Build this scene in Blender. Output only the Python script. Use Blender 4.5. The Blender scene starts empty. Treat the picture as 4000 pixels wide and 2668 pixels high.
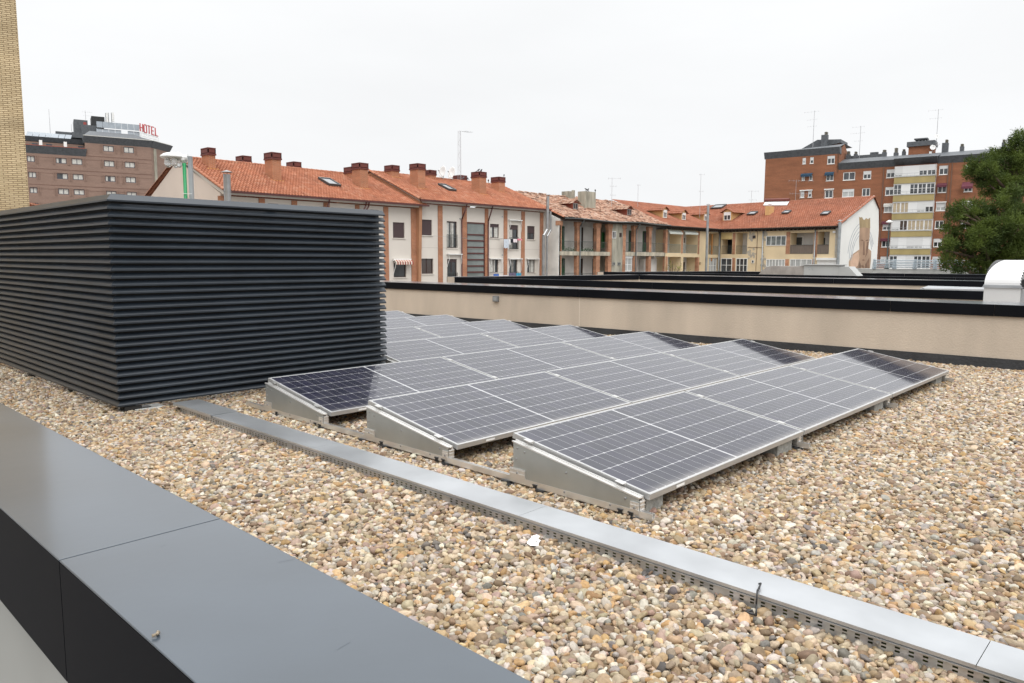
import bpy, math, random
import numpy as np
from mathutils import Vector, Matrix
random.seed(7)
S = bpy.context.scene
COL = S.collection
PI = math.pi
# ------------------------------------------------------------------ camera
CX = dict(x=-3.3711, y=-2.1290, z=1.2738, yaw=.8167, pitch=-.1118, roll=.0047, f=2895.6)
def cam_axes():
    yaw, p, r = CX['yaw'], CX['pitch'], CX['roll']
    fw = np.array([math.sin(yaw)*math.cos(p), math.cos(yaw)*math.cos(p), math.sin(p)])
    ri = np.array([math.cos(yaw), -math.sin(yaw), 0.0]); up = np.cross(ri, fw)
    c, s = math.cos(r), math.sin(r)
    return fw, c*ri + s*up, -s*ri + c*up
FW, RI, UP = cam_axes()
CP = np.array([CX['x'], CX['y'], CX['z']])
cd = bpy.data.cameras.new('camera'); cam = bpy.data.objects.new('camera', cd); COL.objects.link(cam)
cd.sensor_width = 36.0; cd.lens = CX['f']/4000*36.0; cd.clip_end = 3000; cd.clip_start = .05
M = Matrix(((RI[0], UP[0], -FW[0], CP[0]), (RI[1], UP[1], -FW[1], CP[1]), (RI[2], UP[2], -FW[2], CP[2]), (0, 0, 0, 1)))
cam.matrix_world = M
S.camera = cam
# ------------------------------------------------------------------ overcast sky
w = bpy.data.worlds.new('World'); S.world = w; w.use_nodes = True
nt = w.node_tree; nt.nodes.clear()
sky = nt.nodes.new('ShaderNodeTexSky'); sky.sky_type = 'NISHITA'; sky.sun_disc = False
SUN_EL, SUN_AZ = math.radians(48), math.radians(215)
sky.sun_elevation = SUN_EL; sky.sun_rotation = SUN_AZ; sky.air_density = 1; sky.dust_density = 6; sky.ozone_density = 1
hs = nt.nodes.new('ShaderNodeHueSaturation'); hs.inputs['Saturation'].default_value = .12; hs.inputs['Value'].default_value = 1.0
mx = nt.nodes.new('ShaderNodeMix'); mx.data_type = 'RGBA'; mx.inputs[0].default_value = .86
mx.inputs[7].default_value = (12.6, 12.75, 12.9, 1)          # the even white cloud cover
bg = nt.nodes.new('ShaderNodeBackground'); bg.inputs[1].default_value = .08
ow = nt.nodes.new('ShaderNodeOutputWorld')
nt.links.new(sky.outputs[0], hs.inputs['Color']); nt.links.new(hs.outputs[0], mx.inputs[6])
# overcast luminance: the zenith is brighter than the horizon
tcw = nt.nodes.new('ShaderNodeTexCoord'); sxw = nt.nodes.new('ShaderNodeSeparateXYZ'); nt.links.new(tcw.outputs['Generated'], sxw.inputs[0])
mrw = nt.nodes.new('ShaderNodeMapRange'); mrw.inputs[1].default_value = 0; mrw.inputs[2].default_value = 1; mrw.inputs[3].default_value = .735; mrw.inputs[4].default_value = 3.35
pww = nt.nodes.new('ShaderNodeMath'); pww.operation = 'POWER'; pww.inputs[1].default_value = 4.0; clw = nt.nodes.new('ShaderNodeMath'); clw.operation = 'MAXIMUM'; clw.inputs[1].default_value = 0
nt.links.new(sxw.outputs[2], clw.inputs[0]); nt.links.new(clw.outputs[0], pww.inputs[0])
now = nt.nodes.new('ShaderNodeTexNoise'); now.inputs['Scale'].default_value = 2.2; now.inputs['Detail'].default_value = 6; mpw = nt.nodes.new('ShaderNodeMapping'); mpw.inputs['Scale'].default_value = (1, 1, 3.5)
nt.links.new(tcw.outputs['Generated'], mpw.inputs[0]); nt.links.new(mpw.outputs[0], now.inputs['Vector'])
adw = nt.nodes.new('ShaderNodeMath'); adw.operation = 'MULTIPLY_ADD'; adw.inputs[1].default_value = .05; adw.inputs[2].default_value = -.025; nt.links.new(now.outputs[0], adw.inputs[0])
sdw = nt.nodes.new('ShaderNodeMath'); sdw.operation = 'ADD'; nt.links.new(pww.outputs[0], sdw.inputs[0]); nt.links.new(adw.outputs[0], sdw.inputs[1])
mrw.clamp = False
nt.links.new(sdw.outputs[0], mrw.inputs[0]); vmw = nt.nodes.new('ShaderNodeVectorMath'); vmw.operation = 'SCALE'
nt.links.new(mx.outputs[2], vmw.inputs[0]); nt.links.new(mrw.outputs[0], vmw.inputs['Scale']); nt.links.new(vmw.outputs[0], bg.inputs[0]); nt.links.new(bg.outputs[0], ow.inputs[0])
sd = bpy.data.lights.new('sun', 'SUN'); sd.energy = .6; sd.angle = math.radians(35); sd.color = (1, .96, .9)
so = bpy.data.objects.new('sun', sd); COL.objects.link(so)
dv = Vector((math.sin(SUN_AZ)*math.cos(SUN_EL), math.cos(SUN_AZ)*math.cos(SUN_EL), math.sin(SUN_EL)))
so.rotation_euler = dv.to_track_quat('Z', 'Y').to_euler()
S.view_settings.view_transform = 'Standard'; S.view_settings.look = 'None'
S.view_settings.exposure = 0.52; S.view_settings.gamma = 1
# ------------------------------------------------------------------ measuring helpers
def ray(px, py): return FW + (px-2000)/CX['f']*RI - (py-1334)/CX['f']*UP
def onplane(p, p0, n):
    d = ray(*p); n = np.array(n, float); return CP + d*((np.array(p0)-CP) @ n)/(d @ n)
def onz(p, z): return onplane(p, (0, 0, z), (0, 0, 1))
def onx(p, x): return onplane(p, (x, 0, 0), (1, 0, 0))
def ony(p, y): return onplane(p, (0, y, 0), (0, 1, 0))
def at(p, depth): return CP + ray(*p)*depth
def k1(x, y): return (x/2.851, 350+y/2.851)
def k2(x, y): return (750+x/2.6137, 530+y/2.6137)
def k3(x, y): return (1400+x/2.9388, 600+y/2.9388)
def k4(x, y): return (2050+x/2.9388, 680+y/2.9388)
def k5(x, y): return (2700+x/3.1347, 700+y/3.1347)
def k6(x, y): return (2950+x/2.1476, 400+y/2.1476)
class Face:
    """vertical wall plane: p0, horizontal direction by yaw; n points to the viewer's side"""
    def __init__(s, p0, yaw_deg, k=None):
        a = math.radians(yaw_deg); s.p0 = np.array([p0[0], p0[1], 0.0]); s.e = np.array([math.sin(a), math.cos(a), 0.0])
        n = np.array([s.e[1], -s.e[0], 0.0])
        if n @ (CP*[1, 1, 0]-s.p0) < 0: n = -n
        s.n = n; s.k = k
    def uv(s, x, y, d=0, k=None):
        q = onplane((k or s.k)(x, y), s.p0 + s.n*d, s.n); return float((q-s.p0) @ s.e), float(q[2])
    def rect(s, x0, y0, x1, y1, d=0, k=None):
        xm, ym = (x0+x1)/2, (y0+y1)/2
        a = s.uv(x0, ym, d, k)[0]; b = s.uv(x1, ym, d, k)[0]; t = s.uv(xm, y0, d, k)[1]; u = s.uv(xm, y1, d, k)[1]
        return (min(a, b), max(a, b), min(t, u), max(t, u))
    def w(s, a, z, d=0): q = s.p0 + s.e*a + s.n*d; return (q[0], q[1], z)
# ------------------------------------------------------------------ materials
MATS = {}
def mat(name, col, rough=.6, metal=0, var=0, scale=3, bump=0, bscale=20, coat=0, spec=.5, col2=None, detail=4, streak=False):
    if name in MATS: return MATS[name]
    m = bpy.data.materials.new(name); m.use_nodes = True; t = m.node_tree; N = t.nodes; L = t.links
    b = N['Principled BSDF']; b.inputs['Roughness'].default_value = rough; b.inputs['Metallic'].default_value = metal
    b.inputs['Base Color'].default_value = (*col, 1); b.inputs['Specular IOR Level'].default_value = spec
    b.inputs['Coat Weight'].default_value = coat; b.inputs['Coat Roughness'].default_value = .13
    tc = N.new('ShaderNodeTexCoord')
    if var or col2:
        no = N.new('ShaderNodeTexNoise'); no.inputs['Scale'].default_value = scale; no.inputs['Detail'].default_value = detail
        if streak:
            mp = N.new('ShaderNodeMapping'); mp.inputs['Scale'].default_value = streak if isinstance(streak, tuple) else (1, 1, .25)
            L.new(tc.outputs['Object'], mp.inputs[0]); L.new(mp.outputs[0], no.inputs['Vector'])
        else: L.new(tc.outputs['Object'], no.inputs['Vector'])
        cr = N.new('ShaderNodeValToRGB'); cr.color_ramp.elements[0].position = .3; cr.color_ramp.elements[1].position = .7
        c0 = [max(0, c*(1-var)) for c in col]; c1 = list(col2) if col2 else [min(1, c*(1+var)) for c in col]
        cr.color_ramp.elements[0].color = (*c0, 1); cr.color_ramp.elements[1].color = (*c1, 1)
        L.new(no.outputs[0], cr.inputs[0]); L.new(cr.outputs[0], b.inputs['Base Color'])
        rr = N.new('ShaderNodeMapRange'); rr.inputs[3].default_value = rough*.85; rr.inputs[4].default_value = min(1, rough*1.2)
        L.new(no.outputs[0], rr.inputs[0]); L.new(rr.outputs[0], b.inputs['Roughness'])
    if bump:
        n2 = N.new('ShaderNodeTexNoise'); n2.inputs['Scale'].default_value = bscale; n2.inputs['Detail'].default_value = 5
        L.new(tc.outputs['Object'], n2.inputs['Vector'])
        bp = N.new('ShaderNodeBump'); bp.inputs['Strength'].default_value = bump; bp.inputs['Distance'].default_value = .02
        L.new(n2.outputs[0], bp.inputs['Height']); L.new(bp.outputs[0], b.inputs['Normal'])
    MATS[name] = m; return m
def brick_mat(name, c1, c2, mortar, bw=.25, bh=.068, ms=.012, rough=.85, blotch=.18, bump=.4):
    m = bpy.data.materials.new(name); m.use_nodes = True; t = m.node_tree; N = t.nodes; L = t.links; b = N['Principled BSDF']
    b.inputs['Roughness'].default_value = rough
    uv = N.new('ShaderNodeUVMap'); br = N.new('ShaderNodeTexBrick')
    br.inputs['Color1'].default_value = (*c1, 1); br.inputs['Color2'].default_value = (*c2, 1); br.inputs['Mortar'].default_value = (*mortar, 1)
    br.inputs['Scale'].default_value = 1; br.inputs['Mortar Size'].default_value = ms; br.inputs['Brick Width'].default_value = bw
    br.inputs['Row Height'].default_value = bh; br.inputs['Mortar Smooth'].default_value = .3; br.inputs['Bias'].default_value = 0
    L.new(uv.outputs[0], br.inputs['Vector'])
    no = N.new('ShaderNodeTexNoise'); no.inputs['Scale'].default_value = .35; no.inputs['Detail'].default_value = 6
    mp = N.new('ShaderNodeMapping'); mp.inputs['Scale'].default_value = (1, 4, 1)
    L.new(uv.outputs[0], mp.inputs[0]); L.new(mp.outputs[0], no.inputs['Vector'])
    mr = N.new('ShaderNodeMapRange'); mr.inputs[1].default_value = .3; mr.inputs[2].default_value = .7; mr.inputs[3].default_value = 1-blotch; mr.inputs[4].default_value = 1+blotch
    L.new(no.outputs[0], mr.inputs[0])
    mu = N.new('ShaderNodeVectorMath'); mu.operation = 'SCALE'; L.new(br.outputs[0], mu.inputs[0]); L.new(mr.outputs[0], mu.inputs['Scale'])
    L.new(mu.outputs[0], b.inputs['Base Color'])
    bp = N.new('ShaderNodeBump'); bp.inputs['Strength'].default_value = bump; bp.inputs['Distance'].default_value = .01; bp.invert = True
    L.new(br.outputs['Fac'], bp.inputs['Height']); L.new(bp.outputs[0], b.inputs['Normal'])
    MATS[name] = m; return m
def tile_mat(name, cols, rough=.8):
    m = bpy.data.materials.new(name); m.use_nodes = True; t = m.node_tree; N = t.nodes; L = t.links; b = N['Principled BSDF']
    b.inputs['Roughness'].default_value = rough
    uv = N.new('ShaderNodeUVMap'); fl = N.new('ShaderNodeVectorMath'); fl.operation = 'FLOOR'; L.new(uv.outputs[0], fl.inputs[0])
    wn = N.new('ShaderNodeTexWhiteNoise'); wn.noise_dimensions = '2D'; L.new(fl.outputs[0], wn.inputs['Vector'])
    cr = N.new('ShaderNodeValToRGB'); e = cr.color_ramp.elements
    for i, (p, c) in enumerate(cols):
        el = e[i] if i < 2 else e.new(p)
        el.position = p; el.color = (*c, 1)
    L.new(wn.outputs['Value'], cr.inputs[0])
    no = N.new('ShaderNodeTexNoise'); no.inputs['Scale'].default_value = .12; no.inputs['Detail'].default_value = 5; L.new(uv.outputs[0], no.inputs['Vector'])
    mr = N.new('ShaderNodeMapRange'); mr.inputs[1].default_value = .3; mr.inputs[2].default_value = .7; mr.inputs[3].default_value = .82; mr.inputs[4].default_value = 1.15
    L.new(no.outputs[0], mr.inputs[0]); mu = N.new('ShaderNodeVectorMath'); mu.operation = 'SCALE'
    L.new(cr.outputs[0], mu.inputs[0]); L.new(mr.outputs[0], mu.inputs['Scale']); L.new(mu.outputs[0], b.inputs['Base Color'])
    MATS[name] = m; return m
# ------------------------------------------------------------------ mesh builder
class MB:
    def __init__(s): s.v = []; s.f = []; s.uv = []
    def poly(s, pts, uv=None):
        i = len(s.v); s.v += [tuple(map(float, p)) for p in pts]; s.f.append(tuple(range(i, i+len(pts))))
        s.uv.append(uv if uv else [(0, 0)]*len(pts)); return s
    def hexa(s, p, uvs=None):          # p: 8 points, bottom 4 ccw then top 4
        Q = [(0, 3, 2, 1), (4, 5, 6, 7), (0, 1, 5, 4), (1, 2, 6, 5), (2, 3, 7, 6), (3, 0, 4, 7)]
        P = [np.array(a, float) for a in p]
        i = len(s.v); s.v += [tuple(a) for a in P]
        for q in Q:
            s.f.append(tuple(i+j for j in q))
            a, b, c, d = [P[j] for j in q]
            n = np.cross(b-a, d-a)
            if abs(n[2]) > max(abs(n[0]), abs(n[1])): s.uv.append([(P[j][0], P[j][1]) for j in q])
            else:
                h = b-a if abs((b-a)[2]) < np.linalg.norm((b-a)[:2]) else c-b
                h = h*[1, 1, 0]; h = h/(np.linalg.norm(h)+1e-9)
                if h[0]+h[1]*.5 < 0: h = -h
                s.uv.append([(float(P[j] @ h), P[j][2]) for j in q])
        return s
    def box(s, x0, x1, y0, y1, z0, z1):
        return s.hexa([(x0, y0, z0), (x1, y0, z0), (x1, y1, z0), (x0, y1, z0), (x0, y0, z1), (x1, y0, z1), (x1, y1, z1), (x0, y1, z1)])
    def fbox(s, F, a0, a1, z0, z1, d0, d1):
        return s.hexa([F.w(a0, z0, d0), F.w(a1, z0, d0), F.w(a1, z0, d1), F.w(a0, z0, d1), F.w(a0, z1, d0), F.w(a1, z1, d0), F.w(a1, z1, d1), F.w(a0, z1, d1)])
    def bar(s, a, b, r, r2=None, seg=4, cap=True):     # round or square bar between points
        a = Vector(a); b = Vector(b); d = (b-a); 
        if d.length < 1e-6: return s
        q = d.to_track_quat('Z', 'Y'); r2 = r if r2 is None else r2; i = len(s.v)
        for (c, rr) in ((a, r), (b, r2)):
            for k in range(seg):
                t = 2*PI*(k+.5)/seg; s.v.append(tuple(c + q @ Vector((rr*math.cos(t), rr*math.sin(t), 0))))
        for k in range(seg):
            l = (k+1) % seg; s.f.append((i+k, i+l, i+seg+l, i+seg+k)); s.uv.append([(0, 0)]*4)
        if cap:
            s.f.append(tuple(i+k for k in range(seg))[::-1]); s.uv.append([(0, 0)]*seg)
            s.f.append(tuple(i+seg+k for k in range(seg))); s.uv.append([(0, 0)]*seg)
        return s
    def tube(s, pts, r, seg=8):
        for a, b in zip(pts[:-1], pts[1:]): s.bar(a, b, r, seg=seg)
        return s
    def lathe(s, c, prof, seg=16, axis=(0, 0, 1)):
        q = Vector(axis).to_track_quat('Z', 'Y'); c = Vector(c); i = len(s.v)
        for (r, h) in prof:
            for k in range(seg):
                t = 2*PI*k/seg; s.v.append(tuple(c + q @ Vector((r*math.cos(t), r*math.sin(t), h))))
        for j in range(len(prof)-1):
            for k in range(seg):
                l = (k+1) % seg; a = i+j*seg
                s.f.append((a+k, a+l, a+seg+l, a+seg+k)); s.uv.append([(0, 0)]*4)
        return s
    def prism(s, pts2, conv, d0, d1):                  # 2D outline (a,z) between two depths
        A = [conv(a, z, d0) for a, z in pts2]; B = [conv(a, z, d1) for a, z in pts2]; n = len(pts2)
        u = [(a, z) for a, z in pts2]
        s.poly(A[::-1], u[::-1]); s.poly(B, u)
        for k in range(n): s.poly([A[k], A[(k+1) % n], B[(k+1) % n], B[k]])
        return s
    def build(s, name, m, parent=None, smooth=False, bevel=0, recalc=True):
        me = bpy.data.meshes.new(name); me.from_pydata(s.v, [], s.f)
        ul = me.uv_layers.new(name='UVMap'); flat = [c for u in s.uv for p in u for c in p]
        if len(flat) == 2*len(me.loops): ul.data.foreach_set('uv', flat)
        me.materials.append(m)
        if recalc:
            import bmesh
            bm = bmesh.new(); bm.from_mesh(me); bmesh.ops.recalc_face_normals(bm, faces=bm.faces); bm.to_mesh(me); bm.free()
        if smooth: me.polygons.foreach_set('use_smooth', [True]*len(me.polygons))
        o = bpy.data.objects.new(name, me); COL.objects.link(o)
        if parent is not None:
            o.parent = parent; o.matrix_parent_inverse = Matrix.Translation(-parent.matrix_basis.translation) if parent.type == 'EMPTY' else Matrix.Identity(4)
        if bevel:
            md = o.modifiers.new('bevel', 'BEVEL'); md.width = bevel; md.segments = 2; md.limit_method = 'ANGLE'
        return o
def tag(o, label=None, cat=None, group=None, kind=None):
    if label: o['label'] = label
    if cat: o['category'] = cat
    if group: o['group'] = group
    if kind: o['kind'] = kind
    return o
def empty(name, loc, label, cat, group=None):
    o = bpy.data.objects.new(name, None); COL.objects.link(o); o.location = tuple(float(c) for c in loc); o.empty_display_size = .2
    return tag(o, label, cat, group)
def kids(o): return [c for c in bpy.data.objects if c.parent == o]
CH = {}
def copy_tree(o, parent=None, delta=(0, 0, 0)):
    c = o.copy(); COL.objects.link(c)
    if parent is not None: c.parent = parent
    for ch in list(o.children): copy_tree(ch, c)
    return c
# ------------------------------------------------------------------ common materials
m_anth = mat('anthracite_coating', (.015, .021, .029), .33, 0, .2, 2.5, .0, 20, 0, .5)
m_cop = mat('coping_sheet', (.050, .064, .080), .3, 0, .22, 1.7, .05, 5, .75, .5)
m_cop_shaded = mat('coping_face', (.0055, .006, .008), .5, 0, .25, 1.2, spec=.07)  # same sheet as the top; dark surroundings it would mirror put into the colour
m_alu = mat('mill_aluminium', (.74, .73, .71), .33, .85, .08, 14, streak=(1, .15, 1))
m_frame = mat('panel_frame', (.47, .47, .465), .38, .55, .05, 6)
m_galv = mat('galvanised_steel', (.46, .48, .47), .36, .8, .11, 3.5, .02, 8)
m_galv2 = mat('galvanised_tray', (.50, .515, .53), .34, .75, .16, 2.2, .04, 5)
m_black = mat('black_plastic', (.02, .02, .021), .5)
m_conc = mat('concrete_block', (.30, .30, .28), .9, 0, .25, 25, .4, 60)
m_conc2 = mat('weathered_concrete', (.33, .31, .25), .9, 0, .35, 1.5, .2, 8, streak=(2, 2, .4))
m_rend = mat('beige_render', (.505, .428, .345), .92, 0, .12, 1.1, .25, 45, streak=(1.6, 1.6, .5), detail=8)
m_memb = mat('bitumen_membrane', (.035, .036, .038), .85, 0, .3, 3, .5, 25)
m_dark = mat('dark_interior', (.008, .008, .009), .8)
m_white = mat('white_paint', (.78, .78, .76), .5, 0, .05, 3)
m_glass = mat('window_glass', (.045, .05, .055), .06, 0, .5, 1.2, spec=.8)
m_glasl = mat('curtained_glass', (.42, .43, .42), .15, 0, .35, 3.0, spec=.6, streak=(6, 6, .2))
m_slate = mat('slate', (.085, .092, .10), .55, 0, .25, 3, .3, 9)
m_steel = mat('stainless_flue', (.36, .36, .36), .42, .8, .15, 2)

# ================================================================== ground, roof deck, gravel
def sheet(name, x0, x1, y0, y1, z, m, kind='structure'):
    b = MB(); b.poly([(x0, y0, z), (x1, y0, z), (x1, y1, z), (x0, y1, z)]); return tag(b.build(name, m, recalc=False), kind=kind)
G = -.14
m_street = mat('street_paving', (.16, .15, .14), .9, 0, .2, .3)
sheet('ground', -900, 900, -900, 1200, -7.5, m_street)
m_bed = mat('gravel_bed_dirt', (.13, .10, .07), .95, 0, .4, 12)
sheet('roof_deck', -2.66, 8.15, -6, 16, G-.035, m_bed)
m_deck2 = mat('inner_roof_deck', (.22, .2, .18), .95, 0, .3, 2)
sheet('courtyard_deck', 8.95, 60, -14, 19, G-.04, m_deck2)

# pebbles ---------------------------------------------------------------
rng = np.random.default_rng(3)
def pebble_points():
    out = []
    for layer, (dz, sp) in enumerate(((-.002, .0250), (-.017, .0255))):
        xs = np.arange(-2.66, 8.1, sp); ys = np.arange(-3.3, 13.2, sp*.9)
        X, Y = np.meshgrid(xs, ys); X = X + (np.arange(len(ys)) % 2)[:, None]*sp*.5
        X = X + rng.uniform(-.42, .42, X.shape)*sp; Y = Y + rng.uniform(-.42, .42, Y.shape)*sp
        X = X.ravel(); Y = Y.ravel()
        d = np.hypot(X-CP[0], Y-CP[1])
        keep = (X < 8.05) & (X > -2.64) & ~((X > -.75) & (X < 1.8) & (Y > 5.35))
        keep &= ~((X < -.75) & (Y > 7.6) & (X > -.9))
        if layer: keep &= d < 6.5
        # clearly behind the camera
        rel = np.stack([X-CP[0], Y-CP[1]], 1) @ FW[:2]; lat = np.stack([X-CP[0], Y-CP[1]], 1) @ RI[:2]
        keep &= (rel > .6) & (np.abs(lat) < rel*.95+1.2)
        X, Y, d = X[keep], Y[keep], d[keep]
        n = len(X)
        z = G + dz + rng.normal(0, .0045, n) + .006*np.sin(X*2.1+1)*np.cos(Y*1.7)
        out.append(np.stack([X, Y, z], 1))
    return np.concatenate(out)
PP = pebble_points()
def make_gravel():
    n = len(PP); me = bpy.data.meshes.new('gravel'); me.vertices.add(n); me.vertices.foreach_set('co', PP.ravel())
    a = np.clip(rng.lognormal(math.log(.0150), .27, n), .008, .030)
    sc = np.stack([a*rng.uniform(1.0, 1.25, n), a*rng.uniform(.72, 1.0, n), a*rng.uniform(.50, .85, n)], 1)
    rot = np.stack([rng.normal(0, .38, n), rng.normal(0, .38, n), rng.uniform(0, 2*PI, n)], 1)
    pal = np.array([(.50, .36, .205), (.64, .51, .34), (.40, .315, .215), (.55, .34, .14), (.295, .195, .115), (.78, .69, .55), (.47, .325, .245), (.27, .245, .21), (.14, .125, .11), (.68, .47, .25), (.60, .54, .46)])
    pw = np.array([.18, .24, .11, .07, .09, .12, .06, .04, .010, .045, .10]); pw /= pw.sum()
    c = pal[rng.choice(len(pal), n, p=pw)]*rng.uniform(.74, 1.28, (n, 1))*rng.uniform(.95, 1.05, (n, 3))
    g_ = c.mean(1, keepdims=True); c = np.clip((g_+(c-g_)*.92)*np.array([1.01, .99, .99])*.585, 0, .56)
    for nm, arr, ty in (('psc', sc, 'FLOAT_VECTOR'), ('prot', rot, 'FLOAT_VECTOR')):
        at_ = me.attributes.new(nm, ty, 'POINT'); at_.data.foreach_set('vector', arr.astype(np.float32).ravel())
    at_ = me.attributes.new('pcol', 'FLOAT_COLOR', 'POINT'); at_.data.foreach_set('color', np.concatenate([c, rng.uniform(0, 1, (n, 1))], 1).astype(np.float32).ravel())
    o = bpy.data.objects.new('gravel', me); COL.objects.link(o); tag(o, kind='stuff', label='rounded beige and brown pebbles covering the flat roof')
    m = bpy.data.materials.new('pebble_stone'); m.use_nodes = True; t = m.node_tree; N = t.nodes; L = t.links; b = N['Principled BSDF']
    b.inputs['Roughness'].default_value = .68; b.inputs['Specular IOR Level'].default_value = .35
    ac = N.new('ShaderNodeAttribute'); ac.attribute_type = 'INSTANCER'; ac.attribute_name = 'pcol'
    tc = N.new('ShaderNodeTexCoord'); ad = N.new('ShaderNodeVectorMath'); ad.operation = 'ADD'
    sc2 = N.new('ShaderNodeVectorMath'); sc2.operation = 'SCALE'; sc2.inputs['Scale'].default_value = 37
    cv = N.new('ShaderNodeCombineXYZ'); L.new(ac.outputs['Alpha'], cv.inputs[0]); L.new(ac.outputs['Fac'], cv.inputs[1]); L.new(cv.outputs[0], sc2.inputs[0])
    L.new(tc.outputs['Object'], ad.inputs[0]); L.new(sc2.outputs[0], ad.inputs[1])
    no = N.new('ShaderNodeTexNoise'); no.inputs['Scale'].default_value = 1.6; no.inputs['Detail'].default_value = 6; no.inputs['Roughness'].default_value = .65
    L.new(ad.outputs[0], no.inputs['Vector'])
    mr = N.new('ShaderNodeMapRange'); mr.inputs[1].default_value = .3; mr.inputs[2].default_value = .7; mr.inputs[3].default_value = .72; mr.inputs[4].default_value = 1.22
    L.new(no.outputs[0], mr.inputs[0]); mu = N.new('ShaderNodeVectorMath'); mu.operation = 'SCALE'; L.new(ac.outputs['Color'], mu.inputs[0]); L.new(mr.outputs[0], mu.inputs['Scale'])
    L.new(mu.outputs[0], b.inputs['Base Color'])
    ng = bpy.data.node_groups.new('pebbles', 'GeometryNodeTree')
    ng.interface.new_socket('Geometry', in_out='INPUT', socket_type='NodeSocketGeometry'); ng.interface.new_socket('Geometry', in_out='OUTPUT', socket_type='NodeSocketGeometry')
    N = ng.nodes; L = ng.links; gi = N.new('NodeGroupInput'); go = N.new('NodeGroupOutput')
    jo = N.new('GeometryNodeJoinGeometry')
    for i in range(9):
        ic = N.new('GeometryNodeMeshIcoSphere'); ic.inputs['Subdivisions'].default_value = 3; ic.inputs['Radius'].default_value = 1
        nz = N.new('ShaderNodeTexNoise'); nz.noise_dimensions = '4D'; nz.inputs['W'].default_value = i*3.7; nz.inputs['Scale'].default_value = .85; nz.inputs['Detail'].default_value = 1.2
        sb = N.new('ShaderNodeMath'); sb.operation = 'SUBTRACT'; sb.inputs[1].default_value = .5; L.new(nz.outputs[0], sb.inputs[0])
        ml = N.new('ShaderNodeMath'); ml.operation = 'MULTIPLY'; ml.inputs[1].default_value = 1.15; L.new(sb.outputs[0], ml.inputs[0])
        nn = N.new('GeometryNodeInputNormal'); vs = N.new('ShaderNodeVectorMath'); vs.operation = 'SCALE'; L.new(nn.outputs[0], vs.inputs[0]); L.new(ml.outputs[0], vs.inputs['Scale'])
        sp = N.new('GeometryNodeSetPosition'); L.new(ic.outputs[0], sp.inputs[0]); L.new(vs.outputs[0], sp.inputs['Offset'])
        ss = N.new('GeometryNodeSetShadeSmooth'); L.new(sp.outputs[0], ss.inputs[0])
        sm = N.new('GeometryNodeSetMaterial'); sm.inputs['Material'].default_value = m; L.new(ss.outputs[0], sm.inputs[0])
        g2 = N.new('GeometryNodeGeometryToInstance'); L.new(sm.outputs[0], g2.inputs[0]); L.new(g2.outputs[0], jo.inputs[0])
    ip = N.new('GeometryNodeInstanceOnPoints'); L.new(gi.outputs[0], ip.inputs['Points']); L.new(jo.outputs[0], ip.inputs['Instance']); ip.inputs['Pick Instance'].default_value = True
    rv = N.new('FunctionNodeRandomValue'); rv.data_type = 'INT'; rv.inputs[4].default_value = 0; rv.inputs[5].default_value = 8; L.new(rv.outputs[2], ip.inputs['Instance Index'])
    a1 = N.new('GeometryNodeInputNamedAttribute'); a1.data_type = 'FLOAT_VECTOR'; a1.inputs[0].default_value = 'psc'; L.new(a1.outputs[0], ip.inputs['Scale'])
    a2 = N.new('GeometryNodeInputNamedAttribute'); a2.data_type = 'FLOAT_VECTOR'; a2.inputs[0].default_value = 'prot'
    er = N.new('FunctionNodeEulerToRotation'); L.new(a2.outputs[0], er.inputs[0]); L.new(er.outputs[0], ip.inputs['Rotation'])
    L.new(ip.outputs[0], go.inputs[0])
    md = o.modifiers.new('pebbles', 'NODES'); md.node_group = ng
    me.materials.append(m)
make_gravel()

# ================================================================== solar array
PL, PW, PG, ROWD, TILT = 2.094, 1.038, .02, 1.5421, .1668
JX = [0, PL+PG/2, 2*PL+1.5*PG, 3*PL+2*PG]
PX = [0, PL+PG, 2*(PL+PG)]
ct, st = math.cos(TILT), math.sin(TILT)
def line_node(N, L, coord, period, hw):
    a = N.new('ShaderNodeMath'); a.operation = 'DIVIDE'; a.inputs[1].default_value = period; L.new(coord, a.inputs[0])
    b = N.new('ShaderNodeMath'); b.operation = 'ADD'; b.inputs[1].default_value = .5; L.new(a.outputs[0], b.inputs[0])
    c = N.new('ShaderNodeMath'); c.operation = 'FRACT'; L.new(b.outputs[0], c.inputs[0])
    d = N.new('ShaderNodeMath'); d.operation = 'SUBTRACT'; d.inputs[1].default_value = .5; L.new(c.outputs[0], d.inputs[0])
    e = N.new('ShaderNodeMath'); e.operation = 'ABSOLUTE'; L.new(d.outputs[0], e.inputs[0])
    f = N.new('ShaderNodeMath'); f.operation = 'MULTIPLY'; f.inputs[1].default_value = period; L.new(e.outputs[0], f.inputs[0])
    g = N.new('ShaderNodeMath'); g.operation = 'LESS_THAN'; g.inputs[1].default_value = hw; L.new(f.outputs[0], g.inputs[0])
    return g.outputs[0], f.outputs[0]
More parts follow.
